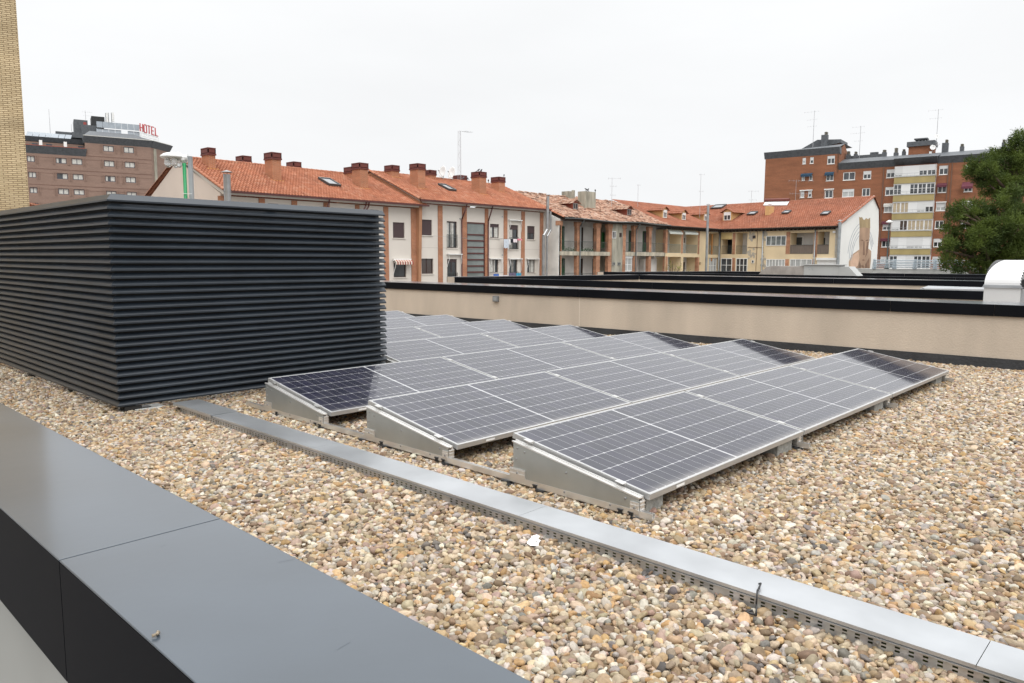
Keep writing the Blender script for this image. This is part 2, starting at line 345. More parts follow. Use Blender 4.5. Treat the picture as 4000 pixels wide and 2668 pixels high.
def cell_material():
    m = bpy.data.materials.new('solar_cells'); m.use_nodes = True; t = m.node_tree; N = t.nodes; L = t.links; b = N['Principled BSDF']
    uv = N.new('ShaderNodeUVMap'); sx = N.new('ShaderNodeSeparateXYZ'); L.new(uv.outputs[0], sx.inputs[0])
    def M2(op, a, bb=None, v=None):
        n = N.new('ShaderNodeMath'); n.operation = op; L.new(a, n.inputs[0])
        if bb is not None: L.new(bb, n.inputs[1])
        if v is not None: n.inputs[1].default_value = v
        return n.outputs[0]
    cu = M2('ABSOLUTE', M2('SUBTRACT', sx.outputs[0], v=PL/2)); cu2 = M2('SUBTRACT', cu, v=.0085)
    cv = M2('SUBTRACT', sx.outputs[1], v=PW/2)
    pu, pv = .0849, .1672
    lu, du = line_node(N, L, cu2, pu, .0009); lv, dv_ = line_node(N, L, cv, pv, .0021)
    dia = M2('LESS_THAN', M2('ADD', du, dv_), v=.0095)
    mid = M2('LESS_THAN', cu, v=.0072)
    edge = M2('MAXIMUM', M2('GREATER_THAN', cu2, v=12*pu+.001), M2('GREATER_THAN', M2('ABSOLUTE', cv), v=3*pv+.001))
    al = M2('MAXIMUM', M2('MAXIMUM', lu, lv), M2('MAXIMUM', dia, M2('MAXIMUM', mid, edge)))
    bb, _ = line_node(N, L, cv, pv/10, .00045)
    fi, _ = line_node(N, L, cu, .0046, .0006)
    # tone varies a little from cell to cell
    fa = M2('FLOOR', M2('DIVIDE', cu2, v=pu)); fb = M2('FLOOR', M2('DIVIDE', M2('ADD', cv, v=3*pv), v=pv))
    cx = N.new('ShaderNodeCombineXYZ'); L.new(fa, cx.inputs[0]); L.new(fb, cx.inputs[1]); 
    oi = N.new('ShaderNodeObjectInfo'); L.new(oi.outputs['Random'], cx.inputs[2])
    wn = N.new('ShaderNodeTexWhiteNoise'); L.new(cx.outputs[0], wn.inputs['Vector'])
    r = N.new('ShaderNodeValToRGB'); r.color_ramp.elements[0].color = (.005, .006, .018, 1); r.color_ramp.elements[1].color = (.010, .010, .028, 1); L.new(wn.outputs['Value'], r.inputs[0])
    def mixc(fac, c1, c2):
        n = N.new('ShaderNodeMix'); n.data_type = 'RGBA'; L.new(fac, n.inputs[0])
        if isinstance(c1, tuple): n.inputs[6].default_value = c1
        else: L.new(c1, n.inputs[6])
        n.inputs[7].default_value = c2; return n.outputs[2]
    c = mixc(M2('MULTIPLY', bb, v=.35), r.outputs[0], (.16, .16, .17, 1)); c = mixc(M2('MULTIPLY', fi, v=.12), c, (.12, .12, .14, 1)); c = mixc(al, c, (.42, .42, .43, 1))
    # film of dust, thicker along the low edge where the water dries
    no = N.new('ShaderNodeTexNoise'); no.inputs['Scale'].default_value = 5; no.inputs['Detail'].default_value = 6
    mp = N.new('ShaderNodeMapping'); L.new(uv.outputs[0], mp.inputs[0]); ox = N.new('ShaderNodeCombineXYZ'); L.new(oi.outputs['Random'], ox.inputs[0])
    oy = N.new('ShaderNodeVectorMath'); oy.operation = 'SCALE'; oy.inputs['Scale'].default_value = 91; L.new(ox.outputs[0], oy.inputs[0]); L.new(oy.outputs[0], mp.inputs['Location'])
    L.new(mp.outputs[0], no.inputs['Vector'])
    low = N.new('ShaderNodeMapRange'); low.inputs[1].default_value = .012; low.inputs[2].default_value = .085; low.inputs[3].default_value = 1; low.inputs[4].default_value = 0; L.new(sx.outputs[1], low.inputs[0])
    dn = N.new('ShaderNodeMapRange'); dn.inputs[1].default_value = .35; dn.inputs[2].default_value = .75; dn.inputs[3].default_value = .003; dn.inputs[4].default_value = .03; L.new(no.outputs[0], dn.inputs[0])
    du2 = M2('ADD', dn.outputs[0], M2('MULTIPLY', M2('MULTIPLY', low.outputs[0], low.outputs[0]), M2('MULTIPLY', no.outputs[0], v=.75)))
    c = mixc(du2, c, (.42, .40, .37, 1))
    L.new(c, b.inputs['Base Color']); b.inputs['Roughness'].default_value = .45
    b.inputs['Coat Weight'].default_value = 1; b.inputs['Coat Roughness'].default_value = .055; b.inputs['Coat IOR'].default_value = 1.46; b.inputs['Specular IOR Level'].default_value = .1
    return m
m_cell = cell_material()
def to_panel(x, v, h): return (x, v*ct - h*st, v*st + h*ct)        # local: origin at low left corner, top surface h=0
def make_panel():
    r = empty('solar_panel', (0, 0, 0), 'x', 'solar panel')
    fr = MB(); fw_, th, lip = .012, .035, .0015
    def pb(x0, x1, v0, v1, h0, h1):
        fr.hexa([to_panel(x, v, h) for (x, v, h) in ((x0, v0, h0), (x1, v0, h0), (x1, v1, h0), (x0, v1, h0), (x0, v0, h1), (x1, v0, h1), (x1, v1, h1), (x0, v1, h1))])
    pb(0, PL, 0, fw_, -th, 0); pb(0, PL, PW-fw_, PW, -th, 0); pb(0, fw_, fw_, PW-fw_, -th, 0); pb(PL-fw_, PL, fw_, PW-fw_, -th, 0)
    fr.build('frame', m_frame, r)
    g = MB(); g.poly([to_panel(x, v, -lip) for x, v in ((fw_, fw_), (PL-fw_, fw_), (PL-fw_, PW-fw_), (fw_, PW-fw_))], [(fw_, fw_), (PL-fw_, fw_), (PL-fw_, PW-fw_), (fw_, PW-fw_)])
    g.build('cell_sheet', m_cell, r, recalc=False)
    bk = MB(); bk.poly([to_panel(x, v, -.008) for x, v in ((fw_, fw_), (fw_, PW-fw_), (PL-fw_, PW-fw_), (PL-fw_, fw_))]); bk.build('backsheet', mat('backsheet_white', (.55, .55, .55), .6), r, recalc=False)
    return r
p0 = make_panel()
ORD = ['nearest', 'second', 'third', 'fourth', 'fifth', 'sixth', 'farthest']
first = True
for rw in range(7):
    cols = [0, 1, 2] if rw < 3 else [1, 2]
    for c in cols:
        pn = p0 if first else copy_tree(p0); first = False
        pn.location = (PX[c], rw*ROWD, 0)
        nm = {0: 'left end', 1: 'middle' if rw < 3 else 'left one', 2: 'right end' if rw < 3 else 'right one'}[c]
        ex = {(2, 0): ', half black with mirrored louvres', (0, 2): ', dark reflection across it'}.get((rw, c), '')
        pn['label'] = f'silver framed solar panel, {nm} of the {ORD[rw]} row{ex}'; pn['category'] = 'solar panel'; pn['group'] = 'solar panels in tilted rows on the gravel'
# small type label on the low frame edge of each left end panel
for rw in range(3):
    b = MB(); y0 = rw*ROWD
    b.poly([(.27, y0-.0015, -.024), (.36, y0-.0015, -.024), (.36, y0-.0015, -.009), (.27, y0-.0015, -.009)])
    par = [o for o in bpy.data.objects if o.name.startswith('solar_panel') and abs(o.location[0]) < .01 and abs(o.location[1]-y0) < .01][0]
    b.build('type_sticker', m_white, par, recalc=False)
# wedge brackets ---------------------------------------------------------
def make_bracket():
    r = empty('mounting_bracket', (0, 0, 0), 'x', 'bracket')
    xo = -.06
    pl = MB(); t = .004
    out = [(.03, -.085), (.03, -.045), (.045, -.022), (.965, .128), (.965, -.03), (.86, -.03), (.86, -.082), (.56, -.082), (.56, -.105), (.10, -.105)]
    out = [(.035, -.105), (.035, -.018), (.965, .132), (.965, -.028), (.86, -.028), (.86, -.083), (.56, -.083), (.56, -.105)]
    pl.prism(out, lambda a, z, d: (xo+d, a, z), 0, t); pl.build('side_plate', m_galv, r)
    # top channel, follows the slope under the panel edge
    ch = MB()
    def sl(a, h): return -.018 + (a-.035)*(.150/.93) + h
    for (xa, xb, h0, h1) in ((xo-.003, xo+.012, 0, .008), (xo+.012, xo+.03, -.002, .004), (xo+.03, xo+.042, -.03, .010)):
        ch.hexa([(xa, .03, sl(.03, h0)), (xb, .03, sl(.03, h0)), (xb, .975, sl(.975, h0)), (xa, .975, sl(.975, h0)), (xa, .03, sl(.03, h1)), (xb, .03, sl(.03, h1)), (xb, .975, sl(.975, h1)), (xa, .975, sl(.975, h1))])
    ch.build('top_channel', m_alu, r)
    ed = MB(); ed.box(xo+.005, xo+.05, .028, .034, -.10, -.03)
    for z in (-.085, -.06, -.04): ed.box(xo+.004, xo+.05, .022, .028, z, z+.004)
    ed.build('channel_end', m_alu, r)
    for (a0, a1, z0, z1) in ((.03, .085, -.103, -.04), (.86, .99, -.083, -.028)):
        c = MB(); c.box(xo-.007, xo-.001, a0, a1, z0, z1); c.box(xo-.010, xo-.007, a0, a1, z0+.02, z0+.024); c.box(xo-.010, xo-.007, a0, a1, z0+.045, z0+.048)
        o = c.build('clamp_plate', m_alu, r)
        s = MB(); s.lathe((xo-.007, (a0+a1)/2, (z0+z1)/2), [(.007, 0), (.007, .005), (.0001, .006)], 8, (-1, 0, 0)); s.build('bolt', m_steel, o)
    for (a, z) in ((.93, .10), (.87, .085), (.94, .03), (.54, .022), (.12, -.035), (.55, -.095), (.22, -.095)):
        s = MB(); s.lathe((xo, a, z), [(.0075, 0), (.0075, .003), (.004, .005), (.0001, .005)], 8, (-1, 0, 0)); s.build('bolt', m_steel, r)
    for v in (.16, .86):   # edge clamps gripping the frame
        c = MB(); a = v*ct; z = v*st
        def q(x0, x1, a0, a1, h0, h1):
            c.hexa([(x, y, y*math.tan(TILT)+h) for (x, y, h) in ((x0, a0, h0), (x1, a0, h0), (x1, a1, h0), (x0, a1, h0), (x0, a0, h1), (x1, a0, h1), (x1, a1, h1), (x0, a1, h1))])
        q(-.034, .0075, a, a+.055, .0008, .0045); q(-.006, -.0008, a, a+.055, -.032, .0008); q(-.034, -.006, a, a+.055, -.034, -.030)
        o = c.build('edge_clamp', m_alu, r)
        s = MB(); s.lathe((-.02, a+.027, (a+.027)*math.tan(TILT)-.030), [(.007, 0), (.007, .006), (.0001, .007)], 8); s.build('bolt', m_steel, o)
    for a in (.08, .15, .78):
        s = MB(); s.box(xo-.012, xo-.0005, a-.017, a+.017, -.106, -.1); s.box(xo-.008, xo-.0005, a-.012, a+.012, -.13, -.106); s.build('clip', m_black, r)
    return r
b0 = make_bracket(); first = True
WH = ['left end', 'first joint', 'second joint', 'right end']
for rw in range(7):
    for j in range(4):
        if rw >= 3 and j == 0: continue
        b = b0 if first else copy_tree(b0); first = False
        b.location = (JX[j] + (.02 if j in (1, 2) else 0) + (.02 if j == 3 else 0), rw*ROWD, 0)
        b['label'] = f'galvanised wedge bracket carrying the {ORD[rw]} panel row at its {WH[j]}'; b['category'] = 'bracket'; b['group'] = 'wedge brackets under the solar panels'
# rails on the gravel, feet, ballast
for j in range(4):
    x = JX[j]-.062 + (.02 if j else 0); y1 = 7*ROWD-.3 if j else 3*ROWD-.2
    r = empty('base_rail', (x, 0, -.11), f'long aluminium rail on the gravel linking the rows at their {WH[j]}', 'rail', 'aluminium rails under the array')
    q = MB(); q.box(x, x+.028, -.055, y1, -.121, -.109); q.box(x, x+.003, -.055, y1, -.109, -.084); q.box(x+.025, x+.028, -.055, y1, -.109, -.084); q.box(x+.003, x+.009, -.055, y1, -.088, -.084); q.box(x+.019, x+.025, -.055, y1, -.088, -.084)
    q.build('rail_profile', m_alu, r)
    for rw in range(3 if j == 0 else 7):
        for a in (.06, .74, 1.03):
            if a > 1 and j: continue
            f = MB(); f.lathe((x+.014, rw*ROWD+a, -.155), [(.0001, 0), (.062, 0), (.065, .008), (.062, .018), (.04, .02), (.038, .034), (.0001, .034)], 20)
            f.build('rubber_foot', m_black, r, smooth=False)
for rw in range(3):
    for j in range(4):
        pcs = ([(.04, .215)] if rw == 0 else []) if j == 0 else ([(-.30, -.05), (.06, .16)] if j < 3 else [(-.30, -.06)])
        for i, (a, b_) in enumerate(pcs):
            q = MB(); x = JX[j]-.05 if j else 0.0
            q.box(x+a, x+b_, rw*ROWD+.05, rw*ROWD+.25, -.145, -.035-.0)
            side = 'left' if a < 0 or j == 0 else 'right'
            tag(q.build('ballast_block', m_conc, bevel=.004), f'grey concrete ballast block {side} of the rail, {WH[j]} of the {ORD[rw]} panel row', 'concrete block', 'ballast blocks under the panels')
# ================================================================== cable tray
def make_tray():
    r = empty('cable_tray', (-.5, 0, -.14), 'long galvanised cable tray with perforated sides and lid crossing the gravel', 'cable tray')
    x0, x1, zb, zt = -.592, -.382, -.142, -.072; y0, y1 = -3.4, 4.66
    def skew(b):
        return b
    # near side wall with two rows of slots, as a real pierced sheet
    sw = MB(); t = .0015; pitch = .0456; n = int((y1-y0)/pitch)
    zr = [(zb+.020, zb+.0275), (zb+.034, zb+.0415)]
    def strip(ya, yb, za, zc, x): sw.poly([(x, ya, za), (x, yb, za), (x, yb, zc), (x, ya, zc)])
    yy = y0
    for i in range(n):
        a, b = y0+i*pitch, y0+(i+1)*pitch; h0, h1 = a+pitch*.30, a+pitch*.68
        if i % 38 == 20: strip(a, b, zb, zt-.006, x0); continue
        strip(a, b, zb, zr[0][0], x0); strip(a, b, zr[0][1], zr[1][0], x0); strip(a, b, zr[1][1], zt-.006, x0)
        for (za, zc) in zr: strip(a, h0, za, zc, x0); strip(h1, b, za, zc, x0)
    sw.poly([(x1, y0, zb), (x1, y1, zb), (x1, y1, zt-.006), (x1, y0, zt-.006)])
    sw.poly([(x0, y0, zb), (x0, y1, zb), (x1, y1, zb), (x1, y0, zb)])
    sw.build('tray_side', m_galv2, r, recalc=False)
    rl = MB(); rl.box(x0-.011, x0, y0, y1, zt-.019, zt-.0165); rl.build('rolled_edge', m_galv2, r)
    inn = MB(); inn.box(x0+.012, x1-.012, y0, y1-.01, zb+.002, zb+.05); inn.build('cables', mat('cables_inside', (.03, .05, .03), .6, 0, .4, 8, col2=(.10, .12, .02)), r)
    cuts = [y0, -1.66, .42, 2.42, 4.10]
    for a, b in zip(cuts[:-1], cuts[1:]):
        l = MB(); l.box(x0-.006, x1+.006, a+.0012, b-.0012, zt, zt+.002); l.box(x0-.0075, x0-.006, a+.0012, b-.0012, zt-.012, zt+.002); l.box(x1+.006, x1+.0075, a+.0012, b-.0012, zt-.012, zt+.002)
        l.build('lid', m_galv2, r)
    l = MB(); l.box(x0-.014, x1+.014, 3.98, 4.75, zt+.006, zt+.009); l.box(x0-.016, x0-.014, 3.98, 4.75, zt-.014, zt+.009); l.build('lid', m_galv2, r)
    for y in (-2.05, -.42, 1.55, 3.35):
        s = MB(); s.box(x0-.085, x1+.05, y, y+.04, zb-.012, zb-.0015); s.box(x0-.085, x1+.05, y, y+.003, zb-.0015, zb+.006); s.box(x0-.085, x1+.05, y+.037, y+.04, zb-.0015, zb+.006); s.build('support_channel', m_galv2, r)
    for y in (-1.35, -.05, 2.0, 3.9, 4.25):
        s = MB(); s.lathe((x0, y, zb+.03), [(.008, 0), (.008, .004), (.0001, .006)], 8, (-1, 0, 0)); s.build('bolt', m_steel, r)
make_tray()
# cable tie on the lid
b = MB(); b.tube([(-.66, -.92, -.13), (-.63, -.905, -.10), (-.604, -.895, -.055), (-.57, -.885, -.063), (-.54, -.88, -.05), (-.525, -.865, -.062)], .004, 6)
b.tube([(-.66, -.92, -.13), (-.685, -.90, -.118), (-.67, -.88, -.125), (-.65, -.90, -.12)], .005, 6)
tag(b.build('wire_tie', m_black, smooth=True), 'black wire tie sticking up over the near side of the cable tray', 'wire tie')
q = onz((2103, 2130), G+.012)
b = MB(); pr = [(x*.8, y*.8) for x, y in ((0, 0), (.045, .02), (.05, .06), (.01, .085), (-.04, .06), (-.05, .02), (-.02, -.02))]
b.poly([(q[0]+x, q[1]+y, q[2]+.01*math.sin(9*x+5*y)+.008) for x, y in pr]); b.poly([(q[0]+x*.7+.02, q[1]+y*.7+.02, q[2]+.02+.2*x) for x, y in pr])
tag(b.build('paper_scrap', m_white, recalc=False), 'crumpled scrap of white paper lying on the pebbles', 'litter')
# ================================================================== near parapet and inner walls
def lerp(a, b, t): return tuple(np.array(a)*(1-t)+np.array(b)*t)
def coped_wall(name, label, A, B, ztop, facedrop, inner, width, base, m_wall, segs, side=-1, group=None, memb=0):
    """A,B: plan points of the coping's near top edge; the coping reaches `width` to the far side (left normal * side)"""
    A = np.array(A, float); B = np.array(B, float); d = (B-A); ln = np.linalg.norm(d); d /= ln; n = np.array([-d[1], d[0]])*side
    r = empty(name, (A[0], A[1], base), label, 'wall', group)
    def pt(s, w_, z): q = A + d*s + n*w_; return (q[0], q[1], z)
    cuts = [0]+sorted(segs)+[ln]
    for a, b in zip(cuts[:-1], cuts[1:]):
        a += .002; b -= .002
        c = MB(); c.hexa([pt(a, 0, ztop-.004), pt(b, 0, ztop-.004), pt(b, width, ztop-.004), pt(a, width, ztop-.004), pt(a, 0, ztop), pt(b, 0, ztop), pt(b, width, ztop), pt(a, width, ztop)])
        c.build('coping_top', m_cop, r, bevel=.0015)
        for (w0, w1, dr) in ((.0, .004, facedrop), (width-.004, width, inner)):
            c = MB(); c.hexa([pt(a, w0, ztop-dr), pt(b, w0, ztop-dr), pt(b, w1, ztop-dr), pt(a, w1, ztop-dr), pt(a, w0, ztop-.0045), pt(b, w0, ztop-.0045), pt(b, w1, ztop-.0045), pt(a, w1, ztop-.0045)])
            c.build('coping_face', m_cop_shaded, r)
    c = MB(); c.hexa([pt(0, .03, base), pt(ln, .03, base), pt(ln, width-.03, base), pt(0, width-.03, base), pt(0, .03, ztop-.006), pt(ln, .03, ztop-.006), pt(ln, width-.03, ztop-.006), pt(0, width-.03, ztop-.006)])
    c.build('wall_body', m_wall, r)
    for s_ in segs:
        c = MB(); c.hexa([pt(s_-.006, .028, memb), pt(s_+.006, .028, memb), pt(s_+.006, .031, memb), pt(s_-.006, .031, memb), pt(s_-.006, .028, ztop-facedrop-.005), pt(s_+.006, .028, ztop-facedrop-.005), pt(s_+.006, .031, ztop-facedrop-.005), pt(s_-.006, .031, ztop-facedrop-.005)])
        if name == 'parapet_wall' and abs(s_-js[joint_i]) < .01: c.build('joint_strip', mat('joint_strip', (.60, .54, .46), .7), r)
    return r, pt, ln
m_ext = mat('exterior_panel', (.33, .33, .31), .6, 0, .1, 1.5)
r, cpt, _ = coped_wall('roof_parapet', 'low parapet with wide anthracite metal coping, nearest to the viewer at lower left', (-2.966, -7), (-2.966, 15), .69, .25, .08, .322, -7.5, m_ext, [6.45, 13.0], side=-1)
b = MB(); rg = np.random.default_rng(8)
for k in range(12):            # fine scuffs in the coating
    s_, w_ = rg.uniform(4.5, 9.5), rg.uniform(.03, .29); a_ = rg.uniform(-.5, .5); l_ = rg.uniform(.01, .06); t_ = .0004
    p0, p1 = cpt(s_, w_, .6903), cpt(s_+l_*math.sin(a_), w_+l_*math.cos(a_)*.6, .6903); b.poly([p0, p1, (p1[0]+t_, p1[1]+t_*2, p1[2]), (p0[0]+t_, p0[1]+t_*2, p0[2])])
b.build('coating_scuffs', mat('scuff_grey', (.075, .09, .105), .5), r, recalc=False)
q = onz((605, 2480), .692)
b = MB(); b.tube([(q[0]-.006, q[1]-.004, .694), (q[0], q[1]-.006, .695), (q[0]+.005, q[1]-.002, .6945), (q[0]+.006, q[1]+.004, .693)], .0026, 6)
tag(b.build('crumb', mat('pale_crumb', (.22, .18, .13), .9, 0, .5, 150), smooth=True), 'tiny curled pale crumb lying on the near coping', 'crumb')
# middle wall
dirA = np.array([7.46-8.1, 12.0+.4]); dirA /= np.linalg.norm(dirA)
A0 = np.array([8.1, -.4]) - dirA*9; A1 = np.array([8.1, -.4]) + dirA*24
js = [(np.array(onz((x, y), .70)[:2])-A0) @ dirA for x, y in ((3481, 1174), (2252, 1129.7), (1858, 1114), (3890, 1188))]
joint_i = 1
r, pt, ln = coped_wall('parapet_wall', 'long beige rendered parapet with dark coping running behind the solar panels', A0, A1, .70, .155, .155, .80, G-.1, m_rend, sorted(js), side=-1, memb=-.01)
c = MB(); c.hexa([pt(0, .008, G-.05), pt(ln, .008, G-.05), pt(ln, .0295, G-.05), pt(0, .0295, G-.05), pt(0, .014, -.012), pt(ln, .014, -.012), pt(ln, .0295, -.012), pt(0, .0295, -.012)]); c.build('membrane_upstand', m_memb, r)
FA = Face(A0, math.degrees(math.atan2(dirA[0], dirA[1])), lambda x, y: (x, y))
s0, s1, z0, z1 = FA.rect(1931, 1156, 1950, 1178, -.03)
b = MB(); b.fbox(FA, s0, s1, z0, z1, -.029, .03); o = b.build('wall_lamp', mat('grey_box', (.16, .165, .17), .5), bevel=.005); tag(o, 'small square grey wall box under the coping of the beige parapet', 'wall lamp')
b = MB(); b.fbox(FA, s0+.02, s1-.02, z0+.02, z1-.02, .03, .033); b.build('cover', mat('grey_cover', (.26, .27, .27), .4), o)
# courtyard walls
coped_wall('courtyard_wall', 'plain dark capped wall directly behind the beige parapet', (13.5, -8), (12.0, 14.65), .70, .17, .17, .05, G-.1, m_rend, [8, 16], side=-1, group='roof courtyard walls')
coped_wall('courtyard_wall', 'dark coped wall running away to the right from the left end of the courtyard', (12.02, 14.75), (19.45, 12.99), .70, .17, .17, .5, G-.1, m_rend, [4], side=1, group='roof courtyard walls')
coped_wall('courtyard_wall', 'coped wall with bright top on the far side of the first courtyard', (22.0, -8), (19.45, 12.99), .70, .165, .165, .8, G-.1, m_rend, [7.0, 14.5], side=-1, group='roof courtyard walls')
coped_wall('courtyard_wall', 'dark capped wall in front of the grey air handling unit', (25.5, -8), (22.6, 16.9), .72, .17, .17, .05, G-.1, m_rend, [12], side=-1, group='roof courtyard walls')
coped_wall('courtyard_wall', 'far left dark coped wall of the second courtyard', (22.8, 17.0), (29.8, 15.1), .70, .20, .17, .5, G-.1, m_rend, [4], side=1, group='roof courtyard walls')
coped_wall('courtyard_wall', 'farthest coped wall below the painted gable and the pine trees', (35.5, -8), (29.8, 15.1), .70, .17, .17, .8, G-.1, m_rend, [8, 16], side=-1, group='roof courtyard walls')
# ================================================================== louvred plant enclosure
def make_louvre():
    bx0, bx1, by0, by1 = -1.015, 1.985, 4.94, 10.5; z0 = -.075; nf = 28; pit = .0678
    r = empty('louvre_enclosure', (bx0, by0, G), 'large plant enclosure clad in dark horizontal louvre blades', 'plant enclosure')
    run, drop, lip = .036, .036, .014
    for i in range(nf):
        zb = z0 + i*pit; f = MB(); run, drop = (.052, .052) if i == nf-1 else (.036, .036)
        # front blade, mitred at the left corner, free end at the right; outer lip at y=by0
        def prof(o): return [(o, zb), (o, zb+lip), (o+run, zb+lip+drop)]     # distance inwards, z
        F = []; 
        for (o, z) in ((0, zb), (0, zb+lip), (run, zb+lip+drop), (run, zb+lip+drop-.002), (.0025, zb+lip-.003), (.0025, zb)):
            F.append(((bx0+o, by0+o, z), (bx1, by0+o, z)))
        for k in range(6):
            a, b_ = F[k], F[(k+1) % 6]; f.poly([a[0], a[1], b_[1], b_[0]])
        f.poly([F[k][1] for k in range(6)])
        f.build('front_blade', m_anth, r, recalc=True)
        f = MB(); F = []
        for (o, z) in ((0, zb), (0, zb+lip), (run, zb+lip+drop), (run, zb+lip+drop-.002), (.0025, zb+lip-.003), (.0025, zb)):
            F.append(((bx0+o, by0+o, z), (bx0+o, by1, z)))
        for k in range(6):
            a, b_ = F[k], F[(k+1) % 6]; f.poly([a[0], a[1], b_[1], b_[0]])
        f.build('side_blade', m_anth, r, recalc=True)
    zt = z0 + nf*pit - .004
    for (x, y) in ((bx0+.12, by0+.085), (bx0+1.62, by0+.085), (bx1-.10, by0+.085), (bx0+.11, by0+1.55), (bx0+.11, by0+3.0), (bx0+.11, by0+4.5), (bx1-.13, by1-.2)):
        p = MB(); p.box(x-.05, x+.05, y-.03, y+.045, z0-.01, zt+.005); p.build('post', m_anth, r)
        p = MB(); p.box(x-.06, x+.09, y-.07, y+.05, G-.02, z0-.01); p.build('post_foot', m_black, r)
    for i in range(0, nf, 1):
        for x in (bx0+.15, bx0+1.62):
            s = MB(); s.lathe((x, by0+.035, z0+i*pit+lip+.018), [(.006, 0), (.006, .004), (.0001, .005)], 6, (0, -1, .4)); s.build('rivet', m_steel, r) if i % 3 != 1 else None
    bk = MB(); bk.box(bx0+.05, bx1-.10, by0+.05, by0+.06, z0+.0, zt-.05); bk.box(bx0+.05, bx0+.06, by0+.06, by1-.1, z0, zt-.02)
    bk.box(bx1-.18, bx1-.17, by0+.18, by1-.1, z0, zt-.06); bk.build('shade_backing', m_dark, r)  # black sheets added to stand in for the shade between the blades
make_louvre()
q0 = onz((560, 1612), G+.02)
b = MB(); b.box(-.87, -.60, 4.93, 5.12, G-.02, G+.022); tag(b.build('paving_slab', mat('slab_concrete', (.42, .42, .40), .9, 0, .15, 20, .3, 60), bevel=.004), 'small grey concrete slab under the near foot of the louvre enclosure', 'slab')
b = MB(); b.box(-.98, -.72, 4.96, 5.06, G+.023, G+.030); b.box(-.96, -.86, 4.98, 5.05, G+.03, -.083); o = b.build('enclosure_foot', m_black); tag(o, 'black steel base foot carrying the near corner of the louvre enclosure', 'foot')
# ================================================================== BUILDINGS
m_stucco = mat('cream_stucco', (.66, .61, .55), .9, 0, .05, .5, .15, 12, streak=(1, 1, .5))
m_stucco2 = mat('gable_stucco', (.62, .53, .46), .9, 0, .06, .4)
m_brk = brick_mat('orange_brick', (.44, .155, .065), (.36, .12, .05), (.40, .30, .22), ms=.010)
m_brk_old = brick_mat('old_brick', (.46, .19, .095), (.34, .13, .065), (.36, .25, .17), ms=.013, blotch=.35)
m_brk_red = brick_mat('red_block_brick', (.295, .112, .052), (.24, .090, .042), (.20, .10, .058), bw=.26, bh=.062, ms=.008, blotch=.16)
m_brk_hot = brick_mat('hotel_brick', (.275, .18, .14), (.24, .155, .118), (.23, .16, .13), ms=.008, blotch=.10)
m_brk_yel = brick_mat('yellow_brick', (.62, .49, .30), (.50, .385, .225), (.24, .165, .09), bw=.27, bh=.068, ms=.013, blotch=.16, bump=.8)
m_tile = tile_mat('clay_tiles', [(0, (.25, .085, .042)), (.25, (.32, .112, .053)), (.8, (.35, .132, .068)), (1.0, (.37, .17, .10))])
m_tile_old = tile_mat('weathered_tiles', [(0, (.12, .065, .045)), (.25, (.28, .14, .085)), (.6, (.37, .215, .145)), (1.0, (.45, .315, .24))])
m_tile_red = tile_mat('red_tiles', [(0, (.215, .072, .036)), (.25, (.27, .090, .044)), (.8, (.29, .105, .055)), (1.0, (.32, .135, .08))])
m_capred = mat('chimney_cap_red', (.13, .032, .024), .6, 0, .15, 4)
m_gutter = mat('maroon_metal', (.085, .025, .022), .45, 0, .15, 2)
m_shut = mat('brown_shutter', (.065, .040, .042), .6, 0, .12, 4, streak=(.1, .1, 12))
m_wood = mat('dark_window_wood', (.05, .025, .022), .5)
m_yel = mat('yellow_stucco', (.68, .545, .35), .9, 0, .08, .6, .1, 10)
m_ruin = mat('dirty_white_plaster', (.68, .66, .62), .95, 0, .16, .8, .2, 5)
m_green = mat('green_paint', (.02, .075, .03), .6, 0, .35, 2)
m_iron = mat('iron_railing', (.07, .08, .075), .6, 0, .3, 5)
m_zinc = mat('zinc_pipe', (.33, .35, .36), .5, .5, .2, 2)
m_timb = mat('dark_timber', (.035, .022, .016), .8, 0, .3, 3)

def wall_holes(mb, F, s0, s1, z0, z1, holes, reveal=.16, d=0):
    """a wall face with real openings and their reveals"""
    hs = [(max(a, s0), min(b, s1), max(c, z0), min(e, z1)) for a, b, c, e in holes]; hs = [h for h in hs if h[1]-h[0] > .02 and h[3]-h[2] > .02]
    S_ = sorted({s0, s1, *[h[0] for h in hs], *[h[1] for h in hs]})
    Z_ = sorted({z0, z1, *[h[2] for h in hs], *[h[3] for h in hs]})
    for a, b in zip(S_[:-1], S_[1:]):
        for c, e in zip(Z_[:-1], Z_[1:]):
            ma, mz = (a+b)/2, (c+e)/2
            if any(h[0] < ma < h[1] and h[2] < mz < h[3] for h in hs): continue
            mb.poly([F.w(a, c, d), F.w(b, c, d), F.w(b, e, d), F.w(a, e, d)], [(a, c), (b, c), (b, e), (a, e)])
    for (a, b, c, e) in hs:
        for (p, q) in (((a, c), (b, c)), ((b, c), (b, e)), ((b, e), (a, e)), ((a, e), (a, c))):
            mb.poly([F.w(p[0], p[1], d), F.w(q[0], q[1], d), F.w(q[0], q[1], d-reveal), F.w(p[0], p[1], d-reveal)], [(p[0], p[1]), (q[0], q[1]), (q[0]+.16, q[1]+.1), (p[0]+.16, p[1]+.1)])
    return mb
